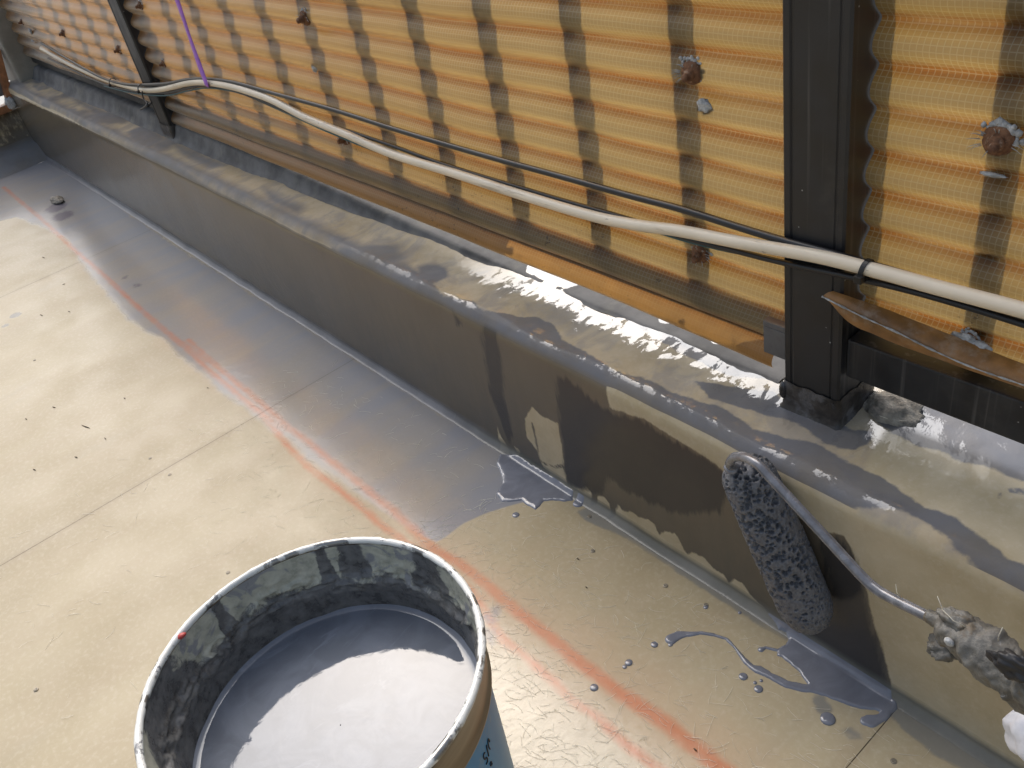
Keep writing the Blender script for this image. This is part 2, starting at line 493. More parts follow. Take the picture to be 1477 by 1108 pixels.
def mat_steel(name='dark_coated_steel'):
    t = NT(name); c = t.co()
    n = t.noise(c, 30, 5)
    cc = t.mix(t.step(n, .3, .7), (.0095, .0098, .0115), (.019, .0192, .0215))
    str_ = t.noise(t.mapv(c, (160, 160, 3)), 1, 4)
    cc = t.mix(t.step(str_, .56, .72, 0, .6), cc, (.095, .09, .085))
    dots = t.step(t.vor(c, 105, rnd=1), .11, .05)
    pick = t.step(t.noise(c, 75, 2), .56, .60)
    cc = t.mix(t.mul(dots, pick), cc, (.42, .42, .40))
    cc = t.mix(t.step(t.noise(c, 9, 6, .7), .55, .75, 0, .4), cc, (.07, .062, .055))
    t.set(Base_Color=cc, Roughness=t.step(n, .2, .8, .34, .52), Normal=t.bump(t.noise(c, 120, 4), .08, .0006))
    return t.m

def mat_bucket_inner():
    t = NT('paint_crusted_tin'); c = t.co()
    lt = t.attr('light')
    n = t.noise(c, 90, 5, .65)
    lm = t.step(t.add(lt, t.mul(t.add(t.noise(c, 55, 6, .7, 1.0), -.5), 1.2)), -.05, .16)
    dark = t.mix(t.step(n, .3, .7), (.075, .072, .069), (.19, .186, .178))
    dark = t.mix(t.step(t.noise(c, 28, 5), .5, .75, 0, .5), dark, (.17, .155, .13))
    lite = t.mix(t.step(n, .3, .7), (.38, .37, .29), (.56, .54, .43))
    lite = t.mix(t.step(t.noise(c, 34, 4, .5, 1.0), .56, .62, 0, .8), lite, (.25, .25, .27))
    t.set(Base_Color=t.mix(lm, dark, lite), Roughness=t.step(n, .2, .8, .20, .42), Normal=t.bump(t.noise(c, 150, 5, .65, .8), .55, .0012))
    return t.m

def mat_rim():
    t = NT('splashed_tin_rim'); c = t.co()
    n = t.noise(c, 120, 5, .6); m_ = t.step(t.noise(c, 48, 5, .65), .40, .47)
    cc = t.mix(m_, (.30, .29, .27), t.mix(n, (.66, .65, .60), (.82, .81, .76)))
    cc = t.mix(t.step(t.noise(c, 85, 5, .7), .60, .65, 0, .85), cc, (.14, .14, .15))
    t.set(Base_Color=cc, Metallic=t.mul(t.inv(m_), .8), Roughness=.32, Normal=t.bump(t.noise(c, 180, 4), .4, .0012))
    return t.m

def mat_sponge():
    t = NT('paint_soaked_foam'); c = t.co()
    pit = t.attr('pit'); n = t.noise(c, 420, 3)
    cc = t.mix(t.step(n, .3, .7), (.105, .105, .112), (.17, .171, .18))
    t.set(Base_Color=cc, Specular_IOR_Level=.35, Roughness=.5, Normal=t.bump(t.noise(c, 900, 3), .4, .0006))
    return t.m

def mat_rust():
    t = NT('rusty_steel'); c = t.co(); n = t.noise(c, 160, 6, .7)
    cc = t.mix(t.step(n, .3, .7), (.075, .030, .014), (.24, .115, .055))
    cc = t.mix(t.step(t.noise(c, 240, 4), .58, .7, 0, .7), cc, (.36, .25, .17))
    t.set(Base_Color=cc, Roughness=.85, Normal=t.bump(n, .7, .0015))
    return t.m

def mat_crust():
    t = NT('dried_paint_crust'); c = t.co(); n = t.noise(c, 70, 6, .65)
    cc = t.mix(t.step(n, .3, .7), (.075, .07, .06), (.19, .18, .158))
    cc = t.mix(t.step(t.noise(c, 45, 5, .7), .56, .66, 0, .7), cc, (.12, .085, .045))
    cc = t.mix(t.step(t.noise(c, 60, 5, .7, 1.), .62, .70, 0, .8), cc, (.34, .34, .35))
    t.set(Base_Color=cc, Roughness=.5, Normal=t.bump(n, .8, .003))
    return t.m

def mat_cable(name, col, rough=.45, scuff=(.2, .15, .1)):
    t = NT(name); c = t.co(); n = t.noise(t.mapv(c, (8, 90, 90)), 1, 5, .7)
    cc = t.mix(t.step(t.noise(c, 14, 4), .3, .7), tuple(v * .88 for v in col), col)
    cc = t.mix(t.step(n, .56, .70, 0, .65), cc, scuff)
    cc = t.mix(t.step(t.noise(t.mapv(c, (40, 120, 120)), 1, 5, .7), .66, .72, 0, .7), cc, tuple(v * .35 for v in scuff))
    t.set(Base_Color=cc, Roughness=rough, Normal=t.bump(n, .15, .0006))
    return t.m

def mat_label():
    t = NT('blue_printed_label'); c = t.co(); n = t.noise(t.mapv(c, (20, 20, 3)), 1, 5)
    cc = t.mix(t.step(n, .3, .7), (.015, .20, .46), (.035, .28, .54))
    cc = t.mix(t.step(t.noise(c, 45, 5, .7), .58, .72, 0, .5), cc, (.20, .27, .32))
    t.set(Base_Color=cc, Roughness=.38, Metallic=.0)
    return t.m

def mat_bronze():
    t = NT('bare_tin_neck'); c = t.co(); n = t.noise(t.mapv(c, (6, 6, 60)), 1, 5)
    cc = t.mix(t.step(n, .3, .7), (.20, .155, .105), (.34, .28, .20))
    t.set(Base_Color=cc, Roughness=.34, Metallic=.55)
    return t.m

def mat_concrete(name, a_, b_):
    t = NT(name); c = t.co(); n = t.noise(c, 12, 6, .65)
    cc = t.mix(t.step(n, .3, .7), a_, b_)
    t.set(Base_Color=cc, Roughness=.6, Normal=t.bump(t.noise(c, 60, 5), .3, .003))
    return t.m

MF = mat_floor(); MC = mat_curb(); MP = mat_panel(); MS = mat_steel()
M_WET = mat_wetpaint('wet_grey_paint')
M_POOL = mat_wetpaint('liquid_grey_paint', (.15, .163, .19), .035, .10)
M_RUST = mat_rust(); M_CRUST = mat_crust(); M_SPONGE = mat_sponge()
M_CREAM = mat_cable('cream_cable_sheath', (.80, .69, .53), .42, (.30, .23, .15))
M_BLACK = mat_cable('black_cable_sheath', (.014, .014, .016), .38, (.05, .05, .05))
M_TEAL = mat_cable('teal_cable_sheath', (.02, .10, .12), .4, (.05, .05, .05))
M_PURPLE = simple('purple_ribbon', (.36, .14, .56), .5, var=.08, nscale=80, bump=.2, bscale=300)
M_TIE = simple('black_nylon', (.012, .012, .012), .4)
M_SEAL = simple('old_white_sealant', (.44, .44, .43), .85, var=.2, nscale=160, bump=.8, bscale=350, bdist=.003, dirt=(.22, .20, .18), dirt_amt=.7, dscale=70)
M_GROUT = simple('rough_mortar', (.30, .265, .215), .8, var=.3, nscale=70, bump=.9, bscale=160, bdist=.004, dirt=(.10, .09, .08), dirt_amt=.8, dscale=60)
M_BOOT = simple('grey_black_sealant', (.042, .036, .032), .35, var=.35, nscale=60, bump=.5, bscale=120, bdist=.002, dirt=(.17, .165, .17), dirt_amt=.6, dscale=45)
M_GREYPT = simple('grey_painted_metal', (.12, .115, .115), .45, var=.15, nscale=50, dirt=(.05, .04, .035), dirt_amt=.6)
M_ROD = simple('paint_coated_rod', (.20, .20, .215), .22, metal=.25, var=.15, nscale=120, bump=.15, bscale=160)
M_FIB = simple('glass_fibre', (.88, .80, .66), .25, var=.12, nscale=90)
M_SCREW = simple('dull_screw_steel', (.24, .21, .16), .4, metal=.3)
M_CLOTH = simple('white_cotton', (.78, .77, .80), .9, var=.05, bump=.3, bscale=400)
M_PLY = simple('board_edge', (.12, .09, .06), .9)
M_BROWNFR = simple('rusty_brown_frame', (.30, .125, .05), .5, var=.25, nscale=30, dirt=(.12, .09, .08), dirt_amt=.7)
M_TAPE = simple('black_tape', (.018, .018, .02), .45)
M_RED = simple('red_paint_fleck', (.45, .05, .04), .5)
M_LIP = simple('aged_brown_resin', (.27, .135, .045), .42, var=.25, nscale=40, dirt=(.36, .29, .22), dirt_amt=.5, dscale=50)
M_INK = simple('black_marker_ink', (.01, .012, .02), .5)
M_GROUND = mat_concrete('pale_concrete_yard', (.30, .29, .27), (.40, .39, .365))
M_WALLC = mat_concrete('painted_grey_wall', (.20, .185, .155), (.30, .28, .24))
M_SLAB = mat_concrete('roof_slab_concrete', (.22, .21, .19), (.30, .29, .27))

YW = 0.480      # upright face of the curb
ZT = 0.215      # top of the curb
ZF = 0.0

# ------------------------------------------------------------------ ground far below and the building under the roof
ang = np.arange(48) * 2 * math.pi / 48
gv = np.vstack([[[0, 0, -7.0]], np.c_[np.cos(ang) * 900, np.sin(ang) * 900, np.full(48, -7.0)]])
tag(mesh('ground', gv, [(0, i + 1, (i + 1) % 48 + 1) for i in range(48)], M_GROUND, smooth=False), 'grey street level far below the roof edge', kind='structure')
blk = thing('building', 'plain grey building block that carries the flat roof', 'building', (-.5, -1.2, -7))
box('wall', -3.6, 1.6, -2.6, .70, -7.0, -.03, M_SLAB, blk, b=0)

# ------------------------------------------------------------------ floor of boards under clear resin
floor = box('floor', -3.2, 1.5, -2.5, .50, -.03, -.006, M_PLY, b=0)
tag(floor, 'tan flat roof deck of resin covered boards beside the curb', kind='structure')

RED_L = [(5, 270), (13, 277), (61, 317), (108, 361), (159, 405), (190, 435), (237, 476), (271, 503), (305, 537), (338, 564), (382, 601), (420, 649), (443, 672), (500, 715), (560, 765), (620, 805), (678, 850), (725, 922), (764, 952), (793, 978), (826, 1011), (867, 1038), (891, 1064), (938, 1100), (1000, 1150)]
RED_R = [(271, 490), (315, 530), (372, 577), (413, 615), (450, 642), (487, 672), (560, 731), (607, 774), (630, 795), (658, 809), (691, 835), (724, 863), (762, 896), (793, 919), (838, 958), (882, 990), (920, 1017), (956, 1040), (1040, 1108), (1090, 1150)]
WETP = [(40, 195), (245, 345), (500, 503), (720, 645), (812, 703), (800, 716), (768, 722), (738, 729), (700, 741), (668, 756), (645, 774), (630, 783), (612, 776), (560, 747), (500, 706), (440, 664), (400, 632), (350, 592), (300, 556), (262, 520), (225, 490), (180, 462), (150, 425), (120, 390), (90, 345), (60, 330), (20, 315), (-40, 330), (-60, 262), (0, 240)]
GREYS = [
    [(833, 738), (850, 730), (905, 765), (960, 800), (1050, 850), (1120, 905), (1300, 1010), (1480, 1110), (1500, 1160), (1440, 1140), (1340, 1085), (1290, 1040), (1200, 960), (1100, 905), (1040, 868), (980, 828), (940, 800), (900, 775), (868, 762), (846, 752)],
]
GREY_SPOTS = [((1180, 1010), .007), ((1188, 1022), .008), ((1228, 1058), .006), ((1216, 1054), .003), ((800, 735), .004), ((1242, 1062), .003), ((22, 455), .012), ((8, 470), .008)]
PUR = [((705, 893), .010), ((700, 915), .012), ((715, 880), .007), ((198, 412), .010), ((180, 400), .008), ((90, 312), .03), ((80, 300), .03)]

rl = pts(RED_L, z=0); rrn = pts(RED_R, z=0)
wetp = pts(WETP, z=0)
greyp = [pts(g, z=0) for g in GREYS]
SEAMS = [-2.072, -1.169, -0.2255]

def floor_attrs(v):
    q = v[:, :2]
    a1 = {}
    red = np.maximum(sdf_line(q, rl, .0034), sdf_line(q, rrn, np.linspace(.0030, .0072, len(rrn))))
    a1['red'] = red
    a1['wash'] = np.maximum(sdf_line(q, rrn, np.linspace(.01, .045, len(rrn))), sdf_line(q, rl, .008))
    wet = sdf_poly(q, wetp)
    a1['wet'] = wet
    # the coat fades out on its left edge and ends sharply near the puddle
    a1['soft'] = np.clip((-.72 - q[:, 0]) / .25, 0, 1) * .85 + .06
    nearwall = np.clip((q[:, 1] - .36) / .12, 0, 1)
    pud = np.clip(sdf_line(q, pts([(630, 770), (700, 730), (770, 705)], z=0), .05) / .05, 0, 1)
    a1['wetadd'] = nearwall * .22 + pud * .42 + np.clip((-1.9 - q[:, 0]) / .5, 0, 1) * .12
    g = np.full(len(q), -1.0)
    for gp in greyp: g = np.maximum(g, sdf_poly(q, gp))
    for (px, r) in GREY_SPOTS:
        cpt = P(*px, z=0)[:2]; g = np.maximum(g, r - np.hypot(*(q - cpt).T))
    a1['grey'] = g
    s = np.full(len(q), -1.0)
    for (px, r) in PUR:
        cpt = P(*px, z=0)[:2]; s = np.maximum(s, r - np.hypot((q[:, 0] - cpt[0]) * .8, q[:, 1] - cpt[1]))
    a1['smudge'] = s
    a1['seam'] = np.min([np.abs(q[:, 0] - x) for x in SEAMS], axis=0)
    gl = [(690, 905), (745, 950), (800, 990), (860, 1040), (960, 1108), (1060, 1200), (600, 1300), (640, 900)]
    a1['gloss'] = sdf_poly(q, pts(gl, z=0))
    return a1

def board(x0, x1, y0, y1, stepm, fine=True):
    nx = max(2, int((x1 - x0) / stepm) + 1); ny = max(2, int((y1 - y0) / stepm) + 1)
    X, Y = np.meshgrid(np.linspace(x0, x1, nx), np.linspace(y0, y1, ny), indexing='ij')
    v = np.stack([X.ravel(), Y.ravel(), np.zeros(X.size)], -1)
    v[:, 2] += .0006 * fnoise(v, 6, 3, 2)
    return mesh('board', v, gridf(nx, ny), MF, floor, attrs=floor_attrs(v))

G = .00038
xs = [-3.10] + SEAMS + [.68, 1.5]
for i in range(len(xs) - 1):
    fine = .006 if i < 3 else (.005 if i == 3 else .02)
    board(xs[i] + G, xs[i + 1] - G, -.43, .478, fine)
    board(xs[i] + G, xs[i + 1] - G, -1.34, -.43 - 2 * G, .03)
    board(xs[i] + G, xs[i + 1] - G, -2.25, -1.34 - 2 * G, .05)

# screws and nail holes in the boards
scr_v, scr_f = lathe_geo([(0.0001, .0003), (.0018, .0006), (.0026, .0004), (.0029, -.0006)], 14)
cross = join([box_geo(-.0018, .0018, -.0004, .0004, .0006, .0009), box_geo(-.0004, .0004, -.0018, .0018, .0006, .00092)])
sv, sf = join([(scr_v, [tuple(f) for f in scr_f]), cross])
me_s = None
for q in [(855, 795), (1289, 1098), (329, 826), (245, 685), (217, 661), (50, 520), (92, 410), (385, 430), (850, 745), (938, 772), (1250, 1000), (52, 995), (1018, 873), (960, 845)]:
    p = P(*q, z=0)
    if me_s is None:
        o = mesh('screw', sv + p + [0, 0, .0002], sf, M_SCREW, floor, smooth=False, origin=p); me_s = o.data
    else:
        o = bpy.data.objects.new('screw', me_s); COL.objects.link(o); o.parent = floor; o.location = p
        o.rotation_euler.z = random.random() * 3
# loose bits of debris on the resin
geos = []
for q, ln, an in [((124, 616), .022, .3), ((50, 678), .008, .3), ((152, 633), .006, 0), ((78, 588), .008, .4), ((38, 605), .006, .2), ((834, 807), .004, 0), ((846, 848), .003, 0), ((1003, 1082), .004, 0), ((63, 372), .012, .2), ((100, 450), .008, .2), ((180, 575), .005, .2), ((300, 560), .004, .3), ((60, 455), .01, .3), ((110, 660), .006, .5)]:
    p = P(*q, z=0); d = np.array([math.cos(an), math.sin(an), 0]) * ln / 2
    geos.append(tube_geo([p - d + [0, 0, .0008], p + [.0004, 0, .0011], p + d + [0, 0, .0008]], [.0004, .0008, .0003], 5))
v, f = join(geos)
tag(mesh('debris', v, f, M_PLY, floor), kind='stuff')

# glass fibre strands standing in the resin
geos = []
line_near = np.vstack([rl, rrn])
cnt = 0
bc = np.array([-.46, .075])
while cnt < 2600:
    x = random.uniform(-1.25, .0); y = random.uniform(-.12, .45)
    q = np.array([x, y]); d = np.min(np.hypot(*(line_near[:, :2] - q).T))
    pr = math.exp(-d / .07) * .9 + .10 + (.35 if x > -.55 and y < .3 else 0)
    if x < -.75: pr *= .35
    if random.random() > pr: continue
    if np.hypot(*(q - bc)) < .118: continue
    L = random.uniform(.005, .022); an = random.gauss(.55, .7); cv = random.gauss(0, .35)
    pl = []
    for k in range(5):
        t_ = k / 4; aa = an + cv * (t_ - .5)
        pl.append([x + math.cos(aa) * L * (t_ - .5), y + math.sin(aa) * L * (t_ - .5), .0003 + .0003 * math.sin(math.pi * t_)])
    geos.append(tube_geo(pl, random.uniform(.00008, .00016), 3, False)); cnt += 1
v, f = join(geos)
tag(mesh('glass_fibre', v, f, M_FIB, floor), kind='stuff')

# ------------------------------------------------------------------ the curb
prof = []
COVE = [(.4705, .0003), (.4725, .0008), (.4745, .0020), (.4765, .0036), (.4785, .0056), (.4795, .0072), (.47985, .0088)]
prof += COVE                                          # sloped foot
rc = .0088
zz = np.linspace(rc + .004, ZT - .024, 44)
prof += [(YW, z_) for z_ in zz]
re = .020
for k in range(1, 12):                               # rounded shoulder
    a_ = k / 11 * math.pi / 2
    prof.append((YW + re - re * math.cos(a_), ZT - re + re * math.sin(a_)))
for y_ in np.linspace(YW + re + .004, .60, 26):
    prof.append((y_, ZT + max(0, y_ - .528) * .04))
for y_ in np.linspace(.605, .69, 12):
    prof.append((y_, ZT + .003 + min(y_ - .6, .04) * .05 - max(0, y_ - .64) * .3))
prof += [(.70, .19), (.702, .10), (.702, -.03)]
prof = np.array(prof)
iF0, iF1 = 5, 7 + 44 + 5
xg = np.concatenate([np.arange(-3.06, -1.4, .008), np.arange(-1.4, .12, .004), np.arange(.12, 1.5, .03)])
nx, npf = len(xg), len(prof)
V = np.zeros((nx, npf, 3)); V[:, :, 0] = xg[:, None]; V[:, :, 1] = prof[None, :, 0]; V[:, :, 2] = prof[None, :, 1]
v = V.reshape(-1, 3).copy()
pi = np.tile(np.arange(npf), nx)
isface = (pi >= 7) & (pi < 7 + 44)
ed = np.exp(-((pi - 56) / 6.0) ** 2)                 # shoulder
topm = (pi >= 60)
v[:, 1] += ed * .0035 * fnoise(v * [1, 0, 0], 9, 4, 3) + np.where(isface, .0012 * fnoise(v, 7, 9, 2), 0)
v[:, 2] += ed * .0018 * fnoise(v * [1, .3, .3], 14, 8, 3) + np.where(topm, .0022 * fnoise(v, 9, 21, 3) + .0008 * fnoise(v, 60, 5, 2), 0)
v[:, 2] -= np.where(isface | (pi < 7), 0, 0)
cv_ = pi < 8
v[:, 1] += np.where(cv_, .0012 * fnoise(v * [1, 0, 0], 25, 2, 2), 0)

FACE_PAINT = [(-20, 120), (247, 240), (500, 369), (700, 452), (800, 505), (868, 545), (880, 590), (930, 605), (985, 640), (1030, 668), (1065, 700), (1150, 745), (1192, 766), (1218, 772), (1229, 790), (1240, 828), (1252, 857), (1262, 900), (1276, 945), (1287, 995), (1290, 1010), (1180, 930), (1110, 885), (1083, 859), (1072, 842), (1060, 836), (1052, 842), (1045, 828), (1030, 822), (1016, 805), (1000, 797), (990, 800), (975, 770), (959, 766), (950, 772), (945, 757), (934, 749), (922, 746), (909, 738), (900, 738), (892, 728), (887, 745), (881, 744), (880, 726), (870, 715), (862, 716), (861, 727), (854, 726), (853, 709), (846, 702), (838, 706), (824, 700), (816, 706), (640, 595), (500, 505), (245, 345), (-60, 150)]
FACE_BARE = [
    [(757, 604), (768, 587), (780, 600), (805, 611), (812, 650), (818, 700), (800, 692), (785, 675), (774, 648), (761, 631)],
    [(717, 612), (722, 628), (730, 640), (738, 652), (728, 648), (718, 632)],
    [(742, 644), (750, 650), (748, 658)],
]
FACE_DRIP = [[(768, 610), (776, 650), (781, 680), (783, 700)], [(784, 668), (800, 673), (816, 672)], [(770, 660), (766, 640)]]
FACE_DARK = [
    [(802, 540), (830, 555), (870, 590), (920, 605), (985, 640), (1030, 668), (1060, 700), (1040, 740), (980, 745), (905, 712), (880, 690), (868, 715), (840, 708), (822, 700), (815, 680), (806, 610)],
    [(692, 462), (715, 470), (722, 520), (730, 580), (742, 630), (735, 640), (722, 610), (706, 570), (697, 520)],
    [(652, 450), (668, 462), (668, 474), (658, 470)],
    [(1180, 770), (1215, 776), (1230, 800), (1240, 830), (1250, 860), (1260, 900), (1272, 945), (1282, 985), (1262, 975), (1235, 945), (1215, 930), (1195, 935), (1190, 840)],  # wet paint right of the roller, its cast shadow painted in too
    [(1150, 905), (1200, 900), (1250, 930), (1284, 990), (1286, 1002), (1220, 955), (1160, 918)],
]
TOP_GREY = [
    [(0, 118), (30, 110), (60, 150), (120, 185), (250, 225), (300, 262), (400, 318), (470, 350), (520, 352), (575, 352), (585, 372), (566, 385), (600, 395), (603, 383), (625, 379), (645, 386), (648, 398), (626, 408), (640, 424), (683, 435), (700, 446), (737, 455), (778, 458), (800, 468), (812, 488), (852, 512), (886, 533), (930, 545), (980, 570), (1045, 587), (1089, 617), (1129, 628), (1180, 641), (1234, 672), (1276, 690), (1300, 705), (1317, 720), (1339, 733), (1365, 741), (1386, 750), (1401, 763), (1419, 780), (1450, 800), (1500, 820), (1500, 850), (1440, 830), (1352, 765), (1330, 750), (1291, 733), (1230, 722), (1150, 690), (1040, 645), (980, 620), (800, 530), (500, 385), (240, 255), (0, 135)],
    [(60, 88), (240, 170), (420, 240), (560, 285), (700, 350), (820, 400), (1000, 470), (1120, 520), (1130, 480), (900, 380), (560, 250), (240, 140)],
    [(700, 350), (760, 392), (830, 425), (900, 462), (960, 500), (1020, 530), (1060, 545), (1120, 550), (1140, 520), (1000, 440)],
    [(1000, 548), (1050, 556), (1120, 566), (1130, 585), (1195, 605), (1235, 620), (1258, 622), (1252, 640), (1235, 650), (1215, 648), (1190, 640), (1150, 610), (1080, 590), (1020, 575)],
    [(1255, 600), (1284, 627), (1321, 644), (1356, 653), (1384, 668), (1417, 674), (1449, 689), (1500, 705), (1600, 720), (1600, 560), (1480, 560), (1300, 540)],
    [(180, 190), (215, 178), (240, 200), (215, 215), (190, 212)], [(250, 205), (330, 238), (300, 245), (258, 222)], [(95, 135), (150, 160), (190, 172), (150, 178)],
    [(380, 270), (440, 300), (430, 312), (385, 290)], [(1437, 712), (1455, 705), (1480, 708), (1480, 714), (1450, 712), (1440, 722)],
]
TOP_DRY = [[(1258, 650), (1240, 700), (1300, 720), (1420, 800), (1600, 900), (1700, 760), (1480, 690), (1290, 600)]]
fx = v[:, [0, 2]]
def tofaces(l): return pts(l, Y=YW)[:, [0, 2]]
paint_f = sdf_poly(fx, tofaces(FACE_PAINT))
for l in FACE_BARE: paint_f = np.minimum(paint_f, -sdf_poly(fx, tofaces(l)))
for l in FACE_DRIP: paint_f = np.maximum(paint_f, sdf_line(fx, tofaces(l), .0022))
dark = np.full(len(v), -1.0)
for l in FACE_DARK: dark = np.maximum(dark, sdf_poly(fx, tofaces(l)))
tq = v[:, :2]
paint_t = np.full(len(v), -1.0)
for l in TOP_GREY: paint_t = np.maximum(paint_t, sdf_poly(tq, pts(l, z=ZT)))
paint_t = np.maximum(paint_t, np.where(v[:, 0] < -.9, .012 - np.abs(v[:, 1] - .496), -1))
far = np.clip((-1.5 - v[:, 0]) / .6, 0, 1)
paint_t = np.maximum(paint_t, (fnoise(v * [1, 2, 1], 11, 31, 3) - .10) * .06 * far - (1 - far) * .02)
dry = np.full(len(v), -1.0)
for l in TOP_DRY: dry = np.maximum(dry, sdf_poly(tq, pts(l, z=ZT)))
faceA = np.clip((55 - pi) / 3.0, 0, 1)
paint = np.where(faceA > .5, paint_f, paint_t)
cove = np.clip((8.0 - pi) / 2.0, 0, 1)
curb = thing('curb', 'long low roof-edge curb half coated in wet grey resin', 'curb', (-1.0, .5, 0))
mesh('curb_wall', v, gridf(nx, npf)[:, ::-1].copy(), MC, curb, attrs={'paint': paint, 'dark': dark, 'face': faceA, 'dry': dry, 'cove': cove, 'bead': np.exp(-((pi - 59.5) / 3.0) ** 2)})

# low sealed upstand under the far stretch of sheets
fxs = np.arange(-2.98, -.415, .012)
fp_ = [(.545, -.001), (.551, .004), (.556, .012), (.560, .022), (.565, .029), (.575, .031), (.61, .031), (.66, .029), (.69, .02), (.698, -.002)]
fv = []
for x in fxs:
    k_ = .07 + .93 * np.clip((-.80 - x) / .85, 0, 1)
    for y, z_ in fp_:
        fv.append((x, y + (1 - k_) * max(.580 - y, 0) * .75, ZT + .0005 + z_ * k_))
fv = np.array(fv); fv[:, 1] += .002 * fnoise(fv, 30, 8, 3); fv[:, 2] += .0012 * fnoise(fv, 40, 18, 3)
mesh('sealed_upstand', fv, gridf(len(fxs), len(fp_)), simple('grey_resin_fillet', (.13, .125, .12), .75, var=.3, nscale=22, dirt=(.24, .22, .18), dirt_amt=.6, dscale=14), curb)

# end curb at the far left
endc = thing('end_curb', 'short grey return curb closing the far left corner', 'curb', (-3.05, .2, 0))
pe = [(-2.945, .0005), (-2.955, .004), (-2.975, .018), (-2.995, .034), (-3.002, .040), (-3.035, .044), (-3.045, .06), (-3.05, .09), (-3.05, .135), (-3.06, .142), (-3.16, .142), (-3.16, -.03)]
ys = np.arange(-1.6, .481, .02)
vv = np.array([[x + .003 * math.sin(y * 37), y, z] for y in ys for x, z in pe])
n_ = len(vv)
sp = np.tile(np.arange(len(pe)), len(ys))
mesh('curb_wall', vv, gridf(len(ys), len(pe)), MC, endc, attrs={'paint': np.where(sp > 5, .001, .05), 'dark': np.full(n_, -1.), 'face': (sp > 5).astype(float), 'dry': np.full(n_, -1.), 'cove': np.zeros(n_), 'bead': np.zeros(n_)})

# grey corner pillar
pil = thing('corner_pillar', 'grey rendered pillar at the far left end of the panels', 'pillar', (-3.12, .56, .2))
box('pillar_shaft', -3.30, -2.985, .515, .72, .20, .95, M_WALLC, pil, b=.006)
# brown rusty frame with sealant at the corner
fr = thing('rusty_frame', 'brown rusty angle frame with a sealed corner at the left edge', 'frame', tuple(P(17, 150, X=-3.045)))
c0 = P(17, 152, X=-3.045)
up = P(-6, 72, X=-3.045); lf = P(-30, 172, X=-3.045)
def bar(name, a_, b_, wd, dp, mat, parent):
    a_ = np.asarray(a_); b_ = np.asarray(b_); d = b_ - a_; d /= np.linalg.norm(d)
    n1 = np.cross(d, [1, 0, 0]); n1 /= np.linalg.norm(n1); n2 = np.array([1., 0, 0])
    vs = []
    for q in (a_, b_):
        for s1, s2 in ((-1, -1), (1, -1), (1, 1), (-1, 1)): vs.append(q + n1 * wd / 2 * s1 + n2 * dp / 2 * s2)
    return mesh(name, vs, [(3, 2, 1, 0), (4, 5, 6, 7), (0, 1, 5, 4), (1, 2, 6, 5), (2, 3, 7, 6), (3, 0, 4, 7)], mat, parent, smooth=False)
bar('frame_bar', c0 + [0, 0, .01], up, .018, .03, M_BROWNFR, fr)
bar('frame_bar', c0, lf, .02, .03, M_BROWNFR, fr)
bar('sill_plate', c0 + [-.02, -.02, .03], up + [-.02, -.045, 0], .05, .006, M_GREYPT, fr)
v, f = lump_geo(c0 + [.012, .0, .008], (.016, .016, .02), .4, 2.5, 3)
mesh('sealant', v, f, M_SEAL, fr)

# ------------------------------------------------------------------ steel guard railing: posts, rails, balusters
YP0, YP1 = .550, .606
rail = thing('guard_railing', 'dark steel railing with two square posts behind the yellow sheets', 'railing', (-1.15, .58, .2))
def post(x0, x1, near):
    th = .0
    # section with raised lips along both front edges
    w_ = x1 - x0
    sec = [(x0, YP1), (x0, YP0 + .002), (x0 + .002, YP0), (x0 + .0068, YP0), (x0 + .0078, YP0 + .0013), (x0 + .0090, YP0 + .0013), (x0 + .0098, YP0 + .0004),
           (x1 - .0098, YP0 + .0004), (x1 - .0090, YP0 + .0013), (x1 - .0078, YP0 + .0013), (x1 - .0068, YP0), (x1 - .002, YP0), (x1, YP0 + .002), (x1, YP1)]
    nS = len(sec); vs = [(x, y, z) for z in (ZT + .005, .625) for x, y in sec]
    fs = [(i, (i + 1) % nS, nS + (i + 1) % nS, nS + i) for i in range(nS)] + [tuple(range(nS, 2 * nS))]
    p = mesh('post', vs, fs, MS, rail, smooth=False)
    return p
p1 = post(-.4016, -.3455, True)
p2 = post(-1.956, -1.897, False)
# sealant boots round the feet of the posts
def boot(p, x0, x1, mat, h=.03, seed=0):
    n = 60; rings = [(0.0065, -.002), (.0022, .003), (.0014, .010), (.0020, .018), (.0012, .025), (.0008, h)]
    out = []
    cx, cy = (x0 + x1) / 2, (YP0 + YP1) / 2
    for k in range(n):
        a_ = k / n * 2 * math.pi; c_, s_ = math.cos(a_), math.sin(a_)
        m_ = max(abs(c_), abs(s_)); ux, uy = c_ / m_, s_ / m_
        for off, dz in rings:
            nz = fnoise(np.array([[c_ * 2, s_ * 2, dz * 60 + seed]]), 2.2, 3, 3)[0]
            o_ = off * (1 + .3 * nz)
            out.append((cx + ux * ((x1 - x0) / 2 + o_), cy + uy * ((YP1 - YP0) / 2 + o_), ZT + dz * (1 + .12 * nz) - .001))
    return mesh('base_sealant', out, gridf(n, len(rings), True), mat, p)
boot(p1, -.4016, -.3455, M_BOOT, .031, 1)
boot(p2, -1.956, -1.897, M_BOOT, .03, 5)
# mortar heap at the near post
v, f = lump_geo((-.322, .598, ZT - .001), (.030, .020, .015), .35, 2.6, 8, 4)
mesh('mortar', v, f, M_GROUT, p1)
v, f = lump_geo((-.402, .549, ZT + .018), (.0035, .004, .010), .2, 2, 2, 2)
mesh('sealant_drip', v, f, M_BOOT, p1)
